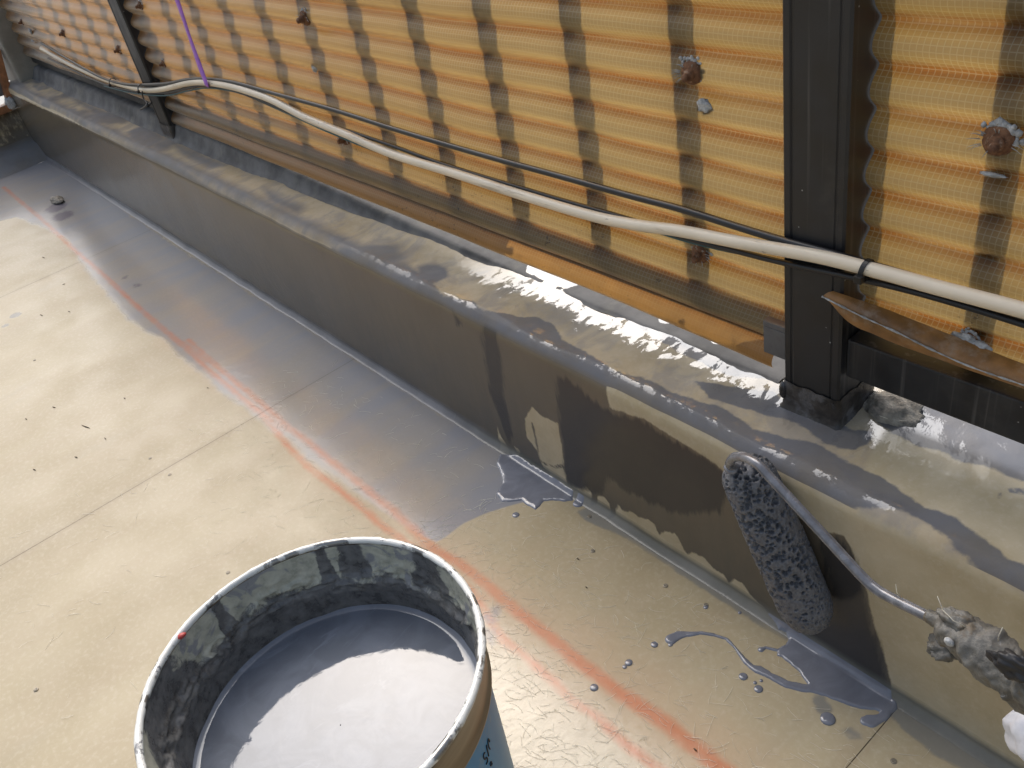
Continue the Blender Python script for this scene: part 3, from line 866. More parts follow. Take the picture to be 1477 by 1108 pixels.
# connection bracket left of the near post, with its screw
br = box('bracket', -.428, -.4020, .5555, .60, .291, .297, M_GREYPT, p1, b=.0015)
v, f = box_geo(-.4275, -.4020, .5555, .5580, .262, .2912, .001)
mesh('bracket_flange', v, f, M_GREYPT, br, smooth=False)
v, f = lathe_geo([(.0001, .3016), (.0022, .3012), (.0034, .2995), (.0036, .2968)], 14, (-.4095, .570))
mesh('screw', v, f, M_TIE, br)
# bottom rails and balusters
box('rail', -.3445, .9, .558, .598, .268, .3065, MS, rail, b=.002)
box('rail', -1.8965, -.4022, .5706, .588, .266, .296, MS, rail, b=.002)
box('rail', -2.99, -1.9565, .5706, .602, .255, .289, MS, rail, b=.002)
box('rail', -.3445, .9, .580, .606, .590, .610, MS, rail, b=.002)
box('rail', -1.8965, -.4022, .580, .606, .590, .610, MS, rail, b=.002)
box('rail', -2.99, -1.9565, .580, .606, .590, .610, MS, rail, b=.002)
bals = [-.517 - .1325 * k for k in range(11)] + [-2.085 - .1325 * k for k in range(7)] + [-.2535, -.121, .012, .144, .277, .41]
bme = None
for x in bals:
    rb = x > -.34
    yb = .5855 if rb else .5705
    if bme is None:
        o = box('baluster', x - .0095, x + .0095, yb, yb + .012, .29, .59, MS, rail, b=.001, origin=(x, yb, .29)); bme = o.data
    else:
        o = bpy.data.objects.new('baluster', bme); COL.objects.link(o); o.parent = rail
        o.location = np.array([x, yb, .29 if not rb else .3]) - wloc(rail)

# ------------------------------------------------------------------ corrugated translucent sheets
PITCH, AMP, VAL = .0322, .0062, .4316
def wave(ph):                       # broad crests towards the roof, narrow valleys against the bars
    return AMP * (1.06 - 2.06 * np.sqrt(np.sin(math.pi * ph) ** 2 + .03)) 
def sheet(name, label, x0, x1, ymean, z0, z1, warp=None):
    t_ = thing(name, label, 'plastic sheet', ((x0 + x1) / 2, ymean, z0), 'corrugated sheets along the railing')
    zs = np.arange(z0, z1, .0018); xs_ = np.linspace(x0, x1, max(3, int((x1 - x0) / .016)))
    Z, X = np.meshgrid(zs, xs_, indexing='xy')
    ph = (Z - VAL) / PITCH
    Y = ymean + wave(ph)
    v_ = np.stack([X.ravel(), Y.ravel(), Z.ravel()], -1)
    v_[:, 1] += .0012 * fnoise(v_, 3.5, 6, 2)
    v_[:, 2] += .0016 * fnoise(v_ * [1, 0, .4], 6, 16, 2)
    if warp: v_ = warp(v_)
    arc = np.concatenate([[0], np.cumsum(np.hypot(np.diff(zs), np.diff(wave((zs - VAL) / PITCH))))])
    uv = np.stack([X.ravel(), np.tile(arc, len(xs_))], -1)
    mesh('corrugated_sheet', v_, gridf(len(xs_), len(zs)), MP, t_, attrs={'phase': ph.ravel() + .5, 'dim_tint': np.maximum(np.clip((-.65 - v_[:, 0]) / 1.3, 0, 1) * .9, np.clip((.282 - v_[:, 2]) / .022, 0, 1) * .8)}, uv=uv)  # colour dims towards the far end and lower edge, imitating less backlight
    return t_
def warp_mid(v_):
    # lower right corner curls a little towards the roof
    k = np.clip((v_[:, 0] + .62) / .2, 0, 1) * np.clip((.29 - v_[:, 2]) / .05, 0, 1)
    v_[:, 1] -= .006 * k; v_[:, 0] += 0
    e_ = np.clip((v_[:, 0] + .47) / .045, 0, 1) * np.clip((.292 - v_[:, 2]) / .012, 0, 1)
    v_[:, 0] -= .014 * e_
    return v_
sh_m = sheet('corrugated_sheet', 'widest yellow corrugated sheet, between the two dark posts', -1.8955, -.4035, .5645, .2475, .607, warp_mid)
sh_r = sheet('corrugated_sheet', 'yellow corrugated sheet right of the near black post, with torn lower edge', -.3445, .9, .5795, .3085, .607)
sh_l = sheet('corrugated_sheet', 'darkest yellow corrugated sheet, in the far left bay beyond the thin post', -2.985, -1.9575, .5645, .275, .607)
# torn lip along the lower edge of the near sheet, bent out over the rail
lipA = [(1186, 428), (1240, 455), (1295, 480), (1345, 505), (1402, 530), (1477, 556), (1560, 586)]
lipB = [(1200, 421), (1248, 438), (1290, 453), (1345, 475), (1403, 498), (1477, 528), (1560, 560)]
lipC = [(1194, 432), (1226, 466), (1275, 489), (1335, 512), (1396, 534), (1474, 560), (1558, 590)]
ya = [.540, .543, .546, .549, .551, .553, .556]; yb_ = [.545, .551, .557, .562, .566, .568, .570]; yc = [.541, .5455, .549, .5515, .5535, .5555, .558]
A = spline([P(*q, Y=y) for q, y in zip(lipA, ya)], 8)
B = spline([P(*q, Y=y) for q, y in zip(lipB, yb_)], 8)
Cc = spline([P(*q, Y=y) for q, y in zip(lipC, yc)], 8)
n_ = len(A)
rows = [B + [0, .002, .0], (A * .35 + B * .65) + [0, 0, .0015], (A * .7 + B * .3) + [0, 0, .0012], A, A * .5 + Cc * .5 + [0, -.0005, 0], Cc]
v = np.concatenate(rows, 0).reshape(len(rows), n_, 3).transpose(1, 0, 2).reshape(-1, 3)
v[:, 2] += .0008 * fnoise(v, 60, 4, 2)
uvl = np.stack([v[:, 0], np.tile([0, .009, .017, .024, .029, .034], n_)], -1)
mesh('torn_lip', v, gridf(n_, len(rows)), M_LIP, sh_r, attrs={'phase': np.tile([0, .1, .3, .5, .5, .5], n_), 'dim_tint': np.tile([.3, .6, .8, .9, .6, .5], n_)}, uv=uvl)
ev, ef = tube_geo(A + [0, -.0006, .0005], [.0003 + .0008 * random.random() for i in range(n_)], 6)
mesh('frayed_edge', ev, ef, M_SEAL, sh_r)

# rusty bolts with old sealant
def bolt(sheet_, x, y, Y, s=1.0, seed=0, seal=1.0):
    p = P(x, y, Y=Y)
    wv, wf = lathe_geo([(.0001, 0.004), (.004, .0042), (.0085, .0030), (.0100, .0002), (.0100, -.002)], 22)
    wv = wv * s * (1 + .10 * fnoise(wv, 260, seed, 2))[:, None]
    rot = lambda a_: np.stack([a_[:, 0], -a_[:, 2], a_[:, 1]], -1)
    b_ = mesh('bolt', rot(wv) + p, wf, M_RUST, sheet_)
    hv, hf = lathe_geo([(.0001, .0145), (.0030, .0140), (.0036, .0120), (.0036, .0080), (.0052, .0078), (.0054, .0040), (.0054, .0020)], 6 + 2)
    hv = hv * s; hv[:, 0] += hv[:, 2] * .25
    mesh('nut', rot(hv) + p, hf, M_RUST, b_, smooth=False)
    if seal > 0:
        gs = []
        rnd = random.Random(seed)
        for k in range(34):
            a_ = rnd.gauss(1.5, .75); r_ = (.0088 + abs(rnd.gauss(0, .0022))) * s
            gs.append(lump_geo(p + [math.cos(a_) * r_, .0008, math.sin(a_) * r_], np.array([.0019, .0013, .0019]) * s * seal * rnd.uniform(.6, 1.3), .5, 3, seed + k, 1))
        for k in range(10):
            a_ = rnd.uniform(0, 6.28); d_ = np.array([math.cos(a_), -.3, math.sin(a_) * .6]); q0 = p + d_ * .010 * s
            gs.append(tube_geo([q0, q0 + d_ * .004 * s, q0 + d_ * .008 * s + [0, 0, -.001]], [.0004, .0003, .0001], 4))
        v_, f_ = join(gs); mesh('old_sealant', v_, f_, M_SEAL, b_)
    return b_
YS = .5590
bolt(sh_m, 998, 105, YS, 1.0, 1)
bolt(sh_m, 1010, 366, YS, .95, 2)
bolt(sh_m, 497, 200, YS, .95, 3, .6)
bolt(sh_m, 440, 26, YS, 1.0, 4, .7)
bolt(sh_m, 236, 92, YS, .7, 5, .9)
bolt(sh_m, 240, 128, YS, .6, 15, 1.3)
bolt(sh_m, 203, 8, YS, .8, 6, 1.0)
bolt(sh_r, 1440, 203, .5740, 1.05, 7, 1.25)
bolt(sh_r, 1398, 492, .5740, .75, 8, 1.2)
bolt(sh_l, 172, 72, YS, .9, 9, .4)
bolt(sh_l, 92, 48, YS, .9, 10, .4)
bolt(sh_l, 32, 32, YS, .8, 11, .5)
# smears of sealant lower down on the sheets
for sh_, q, Y, r_, sd_ in [(sh_m, (1016, 154), .5595, (.008, .0022, .006), 1), (sh_m, (453, 98), .5605, (.006, .002, .006), 3), (sh_l, (44, 45), .5595, (.010, .003, .008), 4), (sh_l, (47, 59), .5595, (.009, .002, .003), 5), (sh_r, (1432, 252), .574, (.009, .002, .0014), 6), (sh_r, (1390, 488), .570, (.010, .004, .004), 9), (sh_r, (1412, 500), .570, (.008, .004, .004), 12)]:
    v_, f_ = lump_geo(P(*q, Y=Y), r_, .6, 3, sd_, 3)
    mesh('old_sealant', v_, f_, M_SEAL, sh_)

# ------------------------------------------------------------------ cables
def cpath(l, ylist):
    ys_ = np.interp(np.linspace(0, 1, len(l)), np.linspace(0, 1, len(ylist)), ylist)
    return spline([P(*q, Y=y) for q, y in zip(l, ys_)], 8)
CREAM = [(60, 70), (100, 92), (135, 108), (165, 119), (190, 126), (214, 130), (237, 128), (271, 120), (297, 119), (338, 126), (389, 143), (440, 169), (500, 194), (565, 222), (649, 248), (751, 281), (852, 311), (920, 325), (980, 333), (1062, 349), (1180, 370), (1265, 391), (1349, 414), (1477, 448), (1600, 485)]
tag(tube('cable', cpath(CREAM, [.548, .545, .540, .540, .540, .540]), .0056, M_CREAM, seg=14), 'thick cream cable running along the yellow corrugated sheets', 'cable')
BLK1 = [(60, 62), (110, 92), (150, 113), (185, 122), (237, 121), (271, 115), (300, 114), (338, 119), (400, 136), (480, 158), (565, 185), (649, 210), (730, 233), (818, 257), (900, 280), (980, 301), (1060, 326), (1126, 346), (1200, 366), (1240, 378), (1300, 395), (1380, 420), (1477, 452), (1600, 492)]
tag(tube('cable', cpath(BLK1, [.545, .543, .543, .546, .546, .547]), .0034, M_BLACK, seg=10), 'black cable stretched above the cream cable over the sheets', 'cable')
BLK2 = [(70, 84), (110, 103), (150, 121), (190, 131), (237, 134), (271, 127), (297, 123), (338, 130), (389, 150), (440, 171), (500, 188), (565, 210), (649, 240), (751, 271), (818, 291), (903, 315), (985, 342), (1062, 362), (1126, 378), (1234, 401), (1315, 420), (1400, 444), (1477, 468), (1600, 506)]
tag(tube('cable', cpath(BLK2, [.547, .545, .546, .548, .546, .544]), .0027, M_BLACK, seg=10), 'black cable hugging the back of the cream cable', 'cable')
BLK3 = [(150, 124), (190, 134), (237, 138), (271, 131), (300, 127), (345, 134), (400, 157), (480, 193), (560, 224), (640, 243), (760, 278), (840, 302), (915, 324), (1000, 350), (1100, 372), (1200, 393), (1300, 416), (1400, 441), (1477, 462), (1600, 500)]
tag(tube('cable', cpath(BLK3, [.545, .546, .549, .548, .5475, .5475]), .0016, M_TEAL, seg=8), 'thin dark teal cable tucked under the cream cable', 'cable')

def tie(px, py, Y, r, label, tail=None, tilt=.15):
    p = P(px, py, Y=Y); t_ = thing('cable_tie', label, 'cable tie', tuple(p), 'cable ties on the cables')
    th = np.linspace(0, 2 * math.pi, 25)[:-1]
    out = []
    for a_ in th:
        for rr_, xx in ((r, -.0019), (r + .0011, -.0019), (r + .0011, .0019), (r, .0019)):
            out.append(p + [xx + math.sin(a_) * rr_ * tilt, math.cos(a_) * rr_, math.sin(a_) * rr_ * 1.15])
    fs = []
    for k in range(24):
        k2 = (k + 1) % 24
        for j in range(4):
            j2 = (j + 1) % 4; fs.append((k * 4 + j, k2 * 4 + j, k2 * 4 + j2, k * 4 + j2))
    mesh('strap', out, fs, M_TIE, t_, smooth=False)
    box('lock_head', p[0] - .0032, p[0] + .0032, p[1] - r - .0045, p[1] - r + .0008, p[2] - .0062, p[2] - .0002, M_TIE, t_, b=.0007)
    if tail is not None:
        tp = [P(*q, Y=y) for q, y in tail]
        mesh('tail', *tube_geo(spline(tp, 5), .0014, 5), M_TIE, t_)
    return t_
tie(1249, 390, .541, .0072, 'black cable tie locked on the cables right of the near post')
tie(163, 119, .542, .0075, 'black cable tie on the cables left of the far post')
t3 = tie(205, 128, .540, .0078, 'black cable tie with dangling knotted tail at the far post', [((205, 132), .532), ((207, 142), .530), ((213, 150), .528)])
kp = P(213, 152, Y=.528)
mesh('knot', *lump_geo(kp, .0042, .3, 2, 4, 2), M_TIE, t3)
mesh('tail', *tube_geo([P(203, 158, Y=.525), kp, P(219, 148, Y=.535)], .0022, 5), M_TIE, t3)

# purple ribbon hanging over the cables
rp = spline([P(240, -40, Y=.545), P(255, 0, Y=.545), P(272, 50, Y=.542), P(286, 90, Y=.538), P(296, 118, Y=.5325), P(298, 124, Y=.535), P(299, 120, Y=.546)], 6)
wd = np.array([.0085, 0, -.002]); v = []
for k, q in enumerate(rp):
    tw = .15 * math.sin(k * .4)
    for s_, o_ in ((-1, 0), (-.4, -.0012), (.4, -.0012), (1, 0), (1, .0006), (-1, .0006)):
        v.append(q + wd * s_ + np.array([0, o_ + tw * .004 * s_, 0]))
nr = 6
fs = [(k * nr + j, (k + 1) * nr + j, (k + 1) * nr + (j + 1) % nr, k * nr + (j + 1) % nr) for k in range(len(rp) - 1) for j in range(nr)]
tag(mesh('ribbon', v, fs, M_PURPLE), 'purple plastic ribbon looped down over the cables', 'ribbon')

# ------------------------------------------------------------------ the pail
bcx, bcy, RZ = -.460, .0755, .25
bk = thing('paint_pail', 'round tin pail of liquid grey paint with a splashed rim', 'pail', (bcx, bcy, 0))
ov, of = lathe_geo([(.1262, RZ - .004), (.1250, .243), (.1232, .222), (.1225, .2135), (.1240, .2105), (.1240, .2085), (.1222, .2065), (.1195, .2035)], 128, (bcx, bcy))
mesh('neck', ov, of, mat_bronze(), bk)
ov, of = lathe_geo([(.1195, .2035), (.1190, .198), (.1135, .012), (.1150, .006), (.1150, .001), (.112, .0002), (.0001, .0008)], 128, (bcx, bcy))
mesh('body', ov, of, M_GREYPT, bk)
# printed label wrapped round the body
th = np.linspace(-1.9, 1.5, 90); zs = np.linspace(.020, .200, 12)
lab = np.array([(bcx + math.cos(a_) * r_, bcy + math.sin(a_) * r_, z_) for a_ in th for z_ in zs for r_ in [.1190 + (z_ - .198) * (.0055 / .186) + .0005]])
label_o = mesh('label', lab, gridf(90, 12), mat_label(), bk)
# inner wall with crusted paint
nth, nz = 360, 76
PZ = .180
th = np.arange(nth) * 2 * math.pi / nth; s_ = np.linspace(0, 1, nz)
zin = RZ - .002 - s_ * (RZ - PZ + .012)
rin = np.where(zin > .2135, .1232 - (RZ - zin) * .05, .1172 - (.2135 - zin) * .10)
rin = np.where(np.abs(zin - .2135) < .0022, .1195, rin)
TH, ZI = np.meshgrid(th, zin, indexing='ij'); RI = np.broadcast_to(rin, TH.shape).copy()
p3 = np.stack([np.cos(TH) * .12, np.sin(TH) * .12, ZI], -1).reshape(-1, 3)
band = np.exp(-((ZI.ravel() - .214 - .008 * fnoise(p3 * [1, 1, 0], 14, 2, 2)) / .012) ** 2)
ridg = 1 - np.abs(fnoise(p3 * [1, 1, 1.6], 55, 12, 3))
disp = band * (.0045 * np.clip(ridg - .72, 0, 1) / .28 + .0015 * fnoise(p3, 130, 7, 2)) + .0006 * fnoise(p3, 45, 8, 3)
low = np.clip((.205 - ZI.ravel()) / .02, 0, 1)
disp += low * .0016 * np.clip(fnoise(p3 * [1, 1, 2], 38, 41, 3), 0, 1)
RI = RI.ravel() - np.clip(disp, -.0005, .006)
iv = np.stack([bcx + np.cos(TH.ravel()) * RI, bcy + np.sin(TH.ravel()) * RI, ZI.ravel()], -1)
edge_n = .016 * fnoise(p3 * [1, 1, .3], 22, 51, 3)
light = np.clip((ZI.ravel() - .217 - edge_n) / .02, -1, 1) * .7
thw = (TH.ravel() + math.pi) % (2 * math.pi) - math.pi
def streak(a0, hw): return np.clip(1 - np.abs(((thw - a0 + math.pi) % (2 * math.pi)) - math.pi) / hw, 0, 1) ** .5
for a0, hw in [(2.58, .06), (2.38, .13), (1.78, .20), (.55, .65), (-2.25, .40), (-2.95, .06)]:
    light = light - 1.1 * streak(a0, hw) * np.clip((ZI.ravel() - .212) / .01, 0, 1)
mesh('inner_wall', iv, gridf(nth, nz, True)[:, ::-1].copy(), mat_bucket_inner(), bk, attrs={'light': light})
# rolled rim
tr_, ts = 220, 10
rv = []
for k in range(tr_):
    a_ = k / tr_ * 2 * math.pi
    nz_ = 1 + .16 * fnoise(np.array([[math.cos(a_), math.sin(a_), 0]]), 26, 5, 2)[0]
    for j in range(ts):
        b_ = j / ts * 2 * math.pi
        r_ = .1252 + .0030 * nz_ * math.cos(b_)
        rv.append((bcx + math.cos(a_) * r_, bcy + math.sin(a_) * r_, RZ + .0005 + .0030 * nz_ * math.sin(b_)))
fs = np.array([(k * ts + j, ((k + 1) % tr_) * ts + j, ((k + 1) % tr_) * ts + (j + 1) % ts, k * ts + (j + 1) % ts) for k in range(tr_) for j in range(ts)])
rim = mesh('rim', rv, fs, mat_rim(), bk)
rp_ = P(262, 917, z=RZ + .002)
mesh('red_fleck', *lump_geo(rp_, (.0025, .0035, .0018), .5, 3, 3, 2), M_RED, rim)
# liquid paint with a small meniscus
nr_, nt_ = 40, 160
rr_ = np.linspace(.0005, .1142, nr_)
pv = []
for k in range(nt_):
    a_ = k / nt_ * 2 * math.pi
    for r_ in rr_:
        pv.append((bcx + math.cos(a_) * r_, bcy + math.sin(a_) * r_, PZ + .0028 * math.exp(-(.1142 - r_) / .0022)))
pv = np.array(pv)
mesh('liquid_paint', pv, gridf(nt_, nr_, True), M_POOL, bk)
# marker writing on the label
def on_label(px, py):
    d = AXR * (px - 738.5) + AXD * (py - 554.0) + AXF * FPX
    o = np.array([0, 0, CAM_H]); lo, hi = .3, 1.4
    # march to the label surface
    for t_ in np.linspace(.0003, .0012, 4000):
        p = o + d * t_
        if p[2] < .2 and np.hypot(p[0] - bcx, p[1] - bcy) < .1190 + (p[2] - .198) * (.0055 / .186) + .0008: return p
    return None
def pen(strokes):
    gs = []
    for st in strokes:
        pp = [on_label(660 + x / 16.29, 1040 + y / 16.29) for x, y in st]
        pp = [p for p in pp if p is not None]
        if len(pp) > 1: gs.append(tube_geo(spline(pp, 4), .0006, 5))
    return join(gs) if gs else None
wr = pen([[(640, 745), (612, 790), (615, 860), (645, 900), (680, 860), (700, 880), (700, 960), (672, 1015)],      # S
          [(680, 570), (690, 640), (715, 740), (730, 825)],                                                        # /
          [(765, 660), (735, 610), (712, 500), (720, 425), (750, 465), (745, 490)],                                # 2
          [(760, 1010), (785, 960), (808, 1000), (790, 1050), (770, 1030)]])
if wr: mesh('handwriting', *wr, M_INK, label_o)

# ------------------------------------------------------------------ foam roller leaning on the curb
RT = np.array([-.3690, .4535, .2175]); RB = np.array([-.3075, .4535, .0845])
rl_t = thing('paint_roller', 'grey paint soaked foam roller leaning on the curb face', 'paint roller', (-.31, .45, .06))
ax = RB - RT; Lr = np.linalg.norm(ax); ax /= Lr
n1 = np.cross(ax, [0, 1, 0]); n1 /= np.linalg.norm(n1); n2 = np.cross(ax, n1)
nu, nv_ = 230, 330
u = np.linspace(0, 1, nv_)
ext0, ext1 = .014, .021
aa = -ext0 + u * (Lr + ext0 + ext1)
Rr = .0236
def rad(a_):
    r_ = np.full_like(a_, Rr)
    k0 = np.clip((.012 - a_) / (.012 + ext0), 0, 1); r_ *= (1 - k0 ** 2.6) ** .40
    k1 = np.clip((a_ - (Lr - .010)) / (.010 + ext1), 0, 1); r_ *= (1 - k1 ** 2.2) ** .5
    return np.maximum(r_, .0002)
ra = rad(aa) * (1 + .05 * np.sin(aa / Lr * 3.0))
th = np.arange(nu) * 2 * math.pi / nu
TH, AA = np.meshgrid(th, aa, indexing='ij'); RA = np.broadcast_to(ra, TH.shape)
nrm = np.cos(TH)[..., None] * n1 + np.sin(TH)[..., None] * n2
base = RT + AA[..., None] * ax + RA[..., None] * nrm
bp = base.reshape(-1, 3); nn = nrm.reshape(-1, 3).copy()
cap0 = np.clip((.006 - AA.ravel()) / .02, 0, 1); cap1 = np.clip((AA.ravel() - Lr + .002) / .02, 0, 1)
nn = nn - ax * (cap0 * 1.4)[:, None] + ax * (cap1 * 1.4)[:, None]; nn /= np.linalg.norm(nn, axis=1)[:, None]
pits = RNG.choice(len(bp), 1500, replace=False)
kd = kdtree.KDTree(len(pits))
prr = RNG.uniform(.0010, .0024, len(pits)) * np.where(RNG.random(len(pits)) > .8, 1.35, 1)
along = AA.ravel()[pits] / Lr
prr *= np.where(along > .78, .55, 1.0)
for i, k in enumerate(pits): kd.insert(Vector(bp[k]), i)
kd.balance()
dep = np.zeros(len(bp))
for i in range(len(bp)):
    for co, idx, dist in kd.find_n(Vector(bp[i]), 2):
        r_ = prr[idx]
        if dist < r_:
            q = 1 - (dist / r_) ** 2
            dep[i] = max(dep[i], r_ * 2.1 * q ** .7)
gran = .00045 * fnoise(bp, 700, 3, 2) + .0008 * fnoise(bp, 120, 4, 2)
dep = np.minimum(dep, .0050)
sv_ = bp + nn * (gran - dep)[:, None]
mesh('foam_sleeve', sv_, gridf(nu, nv_, True), M_SPONGE, rl_t, attrs={'pit': dep})
capc = P(1054, 676, Y=.438)
mesh('end_cap', *lump_geo(capc, (.0065, .005, .0045), .12, 1.5, 2, 3), M_WET, rl_t)
rod = spline([RT - ax * .004, P(1054, 672, Y=.436), P(1057, 661, Y=.4275), P(1072, 659, Y=.4215), P(1092, 669, Y=.4175), P(1112, 690, Y=.4155), P(1180, 763, Y=.412), P(1240, 828, Y=.409), P(1264, 850, Y=.407), P(1290, 865, Y=.405), P(1340, 890, Y=.4), P(1380, 912, Y=.397)], 7)
mesh('frame_rod', *tube_geo(rod, .0040, 12), M_ROD, rl_t)
# handle crusted with dried paint
hp = spline([P(1338, 888, Y=.4005), P(1356, 898, Y=.399), P(1372, 908, Y=.397), P(1396, 924, Y=.395), P(1425, 944, Y=.392), P(1460, 974, Y=.388), P(1500, 1005, Y=.384), P(1560, 1050, Y=.378), P(1640, 1105, Y=.37)], 12)
hr = np.interp(np.linspace(0, 1, len(hp)), np.linspace(0, 1, 9), [.0042, .0055, .0130, .0150, .0160, .0150, .0150, .015, .015])
hv, hf = tube_geo(hp, hr, 48)
cen = np.repeat(hp, 48, 0); off = hv - cen
off *= (1 + .30 * fnoise(hv, 60, 5, 5) + .30 * (np.abs(fnoise(hv, 110, 19, 3)) - .2) + .10 * fnoise(hv, 260, 9, 2))[:, None]
hnd = mesh('handle', cen + off, hf, M_CRUST, rl_t)
gs = [lump_geo(P(1360, 936, Y=.397), (.010, .009, .007), .55, 2.6, 4, 4), lump_geo(P(1385, 897, Y=.396), (.014, .008, .006), .55, 2.6, 9, 4)]
for g_ in gs: mesh('dried_paint_lump', *g_, M_CRUST, hnd)
mesh('white_fleck', *lump_geo(P(1369, 926, Y=.380), (.0035, .002, .0035), .3, 2, 3, 2), M_SEAL, hnd)
mesh('black_tape_scrap', *lump_geo(P(1466, 962, Y=.374), (.015, .006, .009), .5, 2.4, 5, 4), M_TAPE, hnd)
gs = []
for q in [((1372, 893), (1352, 860)), ((1300, 862), (1292, 843)), ((1440, 925), (1446, 905)), ((1395, 905), (1360, 880))]:
    a_ = P(*q[0], Y=.392); b_ = P(*q[1], Y=.385); gs.append(tube_geo([a_, (a_ + b_) / 2 + [0, -.002, 0], b_], [.0005, .0004, .0002], 4))
for g_ in gs: mesh('loose_fibre', *g_, M_FIB, hnd)

# ------------------------------------------------------------------ wet paint lying on the deck
def base_z(y):
    return np.interp(y, [0] + [q[0] for q in COVE], [.0006] + [q[1] for q in COVE])
def puddle(name, label, sdfn, x0, x1, y0, y1, t_, wd_, stepm=.0009, cat='paint puddle', group=None, mat=None):
    xs_ = np.arange(x0, x1, stepm); ys_ = np.arange(y0, min(y1, YW - .0012), stepm)
    X, Y = np.meshgrid(xs_, ys_, indexing='ij')
    q = np.stack([X.ravel(), Y.ravel()], -1)
    q3 = np.c_[q, np.zeros(len(q))]
    s = sdfn(q) + .0012 * fnoise(q3, 110, 4, 2)
    d = np.clip(s / wd_, -1, 1)
    h = np.where(d > 0, t_ * np.sqrt(np.maximum(1 - (1 - np.maximum(d, 0)) ** 2, 0)), d * .004)
    h += np.where(d > .5, .0003 * fnoise(q3, 60, 14, 2), 0)
    z = base_z(q[:, 1]) + h - .0002
    keep = s > -2.2 * stepm
    vtx = np.c_[q, z]
    F = gridf(len(xs_), len(ys_)); F = F[keep[F].all(1)]
    used = np.unique(F); remap = np.zeros(len(vtx), int); remap[used] = np.arange(len(used))
    vtx = vtx[used]; F = remap[F]
    og = np.array([vtx[:, 0].mean(), vtx[:, 1].mean(), 0])
    return tag(mesh(name, vtx, F, mat or M_WET, origin=og), label, cat, group)

def xy(l): return pts(l, z=0)[:, :2]
PUD1 = xy([(1106, 882), (1125, 893), (1150, 912), (1190, 935), (1230, 962), (1262, 982), (1284, 998), (1288, 1022), (1284, 1030), (1277, 1031), (1262, 1024), (1240, 1021), (1205, 1010), (1180, 1000), (1150, 992), (1164, 987), (1160, 980), (1150, 968), (1140, 958), (1128, 949), (1121, 946), (1122, 935), (1132, 930), (1136, 922), (1134, 914), (1122, 910), (1118, 902), (1108, 892)])
TAIL = xy([(968, 922), (978, 917), (990, 915), (1010, 913), (1030, 916), (1048, 922), (1060, 934), (1072, 950), (1085, 962), (1094, 966), (1110, 975), (1135, 987), (1160, 992), (1180, 994)])
TAILR = np.array([.0062, .0052, .0030, .0017, .0017, .0017, .0020, .0024, .0028, .0045, .0036, .0042, .0045, .0045])
TIP = xy([(1284, 1018), (1272, 1034), (1256, 1040), (1248, 1040)])
def s1(q):
    s = sdf_poly(q, PUD1)
    s = np.maximum(s, sdf_line(q, TAIL, TAILR)); s = np.maximum(s, sdf_line(q, TIP, [.006, .0035, .0058, .004]))
    return np.maximum(s, sdf_line(q, xy([(1122, 938), (1104, 934), (1098, 937)]), [.002, .0012, .003]))
allp = np.vstack([PUD1, TAIL, TIP])
puddle('paint_puddle', 'grey paint puddle with a long curling tail below the roller', s1, allp[:, 0].min() - .02, allp[:, 0].max() + .02, allp[:, 1].min() - .02, .49, .0014, .0034, .0008)
PUD2 = xy([(722, 655), (745, 660), (768, 675), (800, 694), (814, 703), (828, 712), (826, 722), (815, 724), (798, 721), (784, 723), (778, 731), (772, 735), (760, 728), (752, 722), (736, 724), (724, 724), (716, 712), (726, 698), (722, 680), (716, 668)])
BL2 = xy([(842, 710), (838, 720), (834, 726)])
def s2(q):
    return np.maximum(sdf_poly(q, PUD2), sdf_line(q, BL2, [.004, .0055, .0065]))
puddle('paint_puddle', 'lumpy grey paint puddle where the wet coat ends beside the bare boards', s2, PUD2[:, 0].min() - .02, max(PUD2[:, 0].max(), BL2[:, 0].max()) + .02, PUD2[:, 1].min() - .02, .49, .0016, .006, .0009)

# single drops
drops = [((744, 743), .0045, 'round grey paint drop below the lumpy puddle, alone on bare board'), ((857, 992), .0042, 'round grey paint drop nearest to the pail, on the orange chalk line'),
         ((907, 956), .0040, 'larger drop of a touching pair left of the paint tail'), ((901, 962), .0024, 'smaller drop of a touching pair left of the paint tail'),
         ((944, 930), .0036, 'small grey paint drop just left of the tail end'), ((1072, 976), .0042, 'grey paint drop just under the thin paint tail'),
         ((1094, 994), .0042, 'grey paint drop lowest of the cluster under the tail'), ((1089, 985), .0018, 'tiny paint speck in the cluster under the tail'), ((1098, 982), .0016, 'tiny paint speck closest to the tail in the cluster'),
         ((1194, 1037), .0066, 'largest round grey paint drop, below the puddle beside the curb'), ((967, 930), .0026, 'small teardrop of paint hanging at the tail end'),
         ((1018, 876), .0026, 'small clear resin drop near the curb foot, left of the roller'), ((1067, 884), .0020, 'tiny resin drop close to the curb foot beside the roller')]
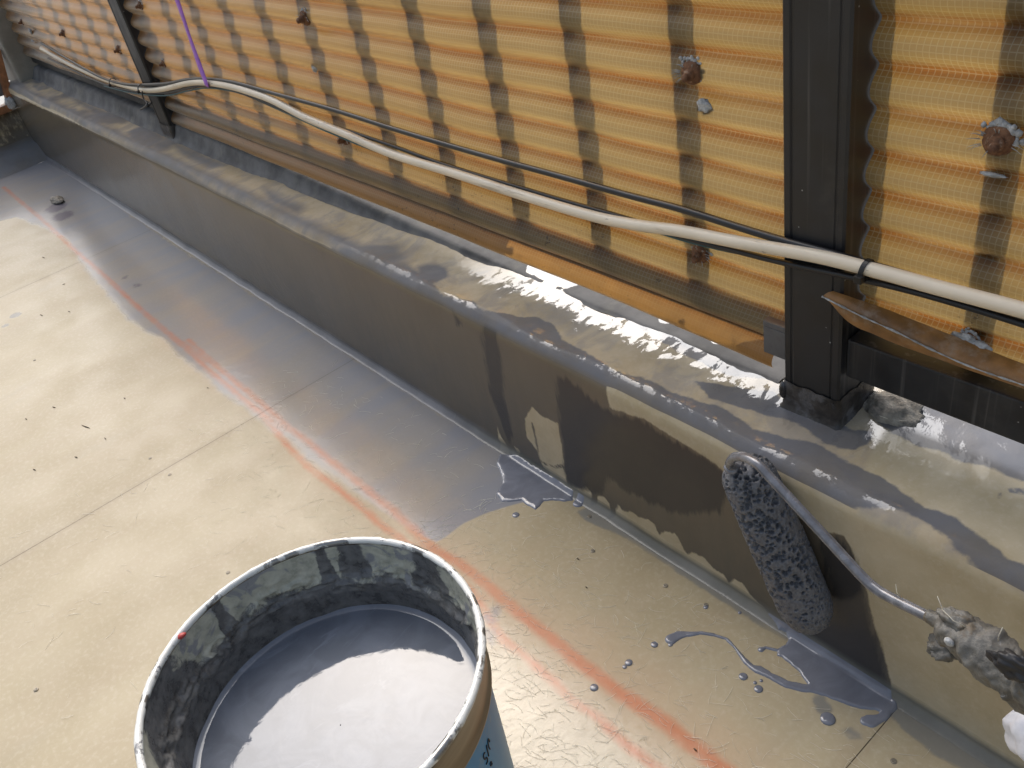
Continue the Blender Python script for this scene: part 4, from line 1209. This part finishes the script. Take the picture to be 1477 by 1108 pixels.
for q, r_, lb in drops:
    p = P(*q, z=0)
    dv, df_ = lathe_geo([(.00001, r_ * .24), (r_ * .35, r_ * .23), (r_ * .65, r_ * .18), (r_ * .88, r_ * .10), (r_ * .99, r_ * .03), (r_, -.001)], 20)
    dv = dv * [1 + .06 * math.sin(r_ * 9000), 1, 1] + p + [0, 0, .0004]
    tag(mesh('paint_drop', dv, df_, M_WET, origin=p), lb, 'paint drop', 'paint drops on the deck')
# a lump of resin at the far end of the deck
p = P(83, 290, z=0)
tag(mesh('resin_lump', *lump_geo(p + [0, 0, .004], (.034, .014, .006), .6, 2.4, 5, 3), M_GROUT, origin=p), 'small dark resin lump on the deck at the far left', 'lump')

# fine white hairs of glass mat on the curb
geos = []
for q, k in [((430, 235), .03), ((495, 250), .025), ((500, 265), .03), ((540, 275), .02), ((640, 330), .01), ((1290, 610), .02), ((280, 180), .02)]:
    p = P(*q, z=ZT)
    for j in range(2):
        d = np.array([random.uniform(-.6, .6), random.uniform(-.8, 0), random.uniform(.2, .9)]); d /= np.linalg.norm(d)
        geos.append(tube_geo([p, p + d * k * .5 + [0, 0, .001], p + d * k], [.0003, .00025, .0001], 4))
tag(mesh('glass_fibre', *join(geos), M_FIB, curb), kind='stuff')
# black plastic scrap stuck on the wet top of the curb
p = P(1280, 581, z=ZT)
geos = [lump_geo(p + [0, 0, .001], (.009, .003, .0014), .4, 2, 3, 2), tube_geo([p + [-.006, .002, .001], p + [-.014, .006, .003]], [.0014, .0006], 5), tube_geo([p + [-.004, -.002, .001], p + [-.002, -.011, .0008]], [.0012, .0005], 5)]
tag(mesh('plastic_scrap', *join(geos), M_TIE, origin=p), 'black plastic scrap stuck on the wet curb right of the post', 'scrap')
# white cloth at the right edge of the frame
p = P(1508, 1068, Y=.452)
cv2, cf2 = lump_geo((0, 0, 0), (.026, .020, .026), .35, 2.0, 6, 4)
cv2 += p
cv2[:, 1] = np.minimum(cv2[:, 1], .4785); 
tag(mesh('cloth', cv2, cf2, M_CLOTH, origin=p), 'crumpled white cloth at the lower right edge against the curb', 'cloth')
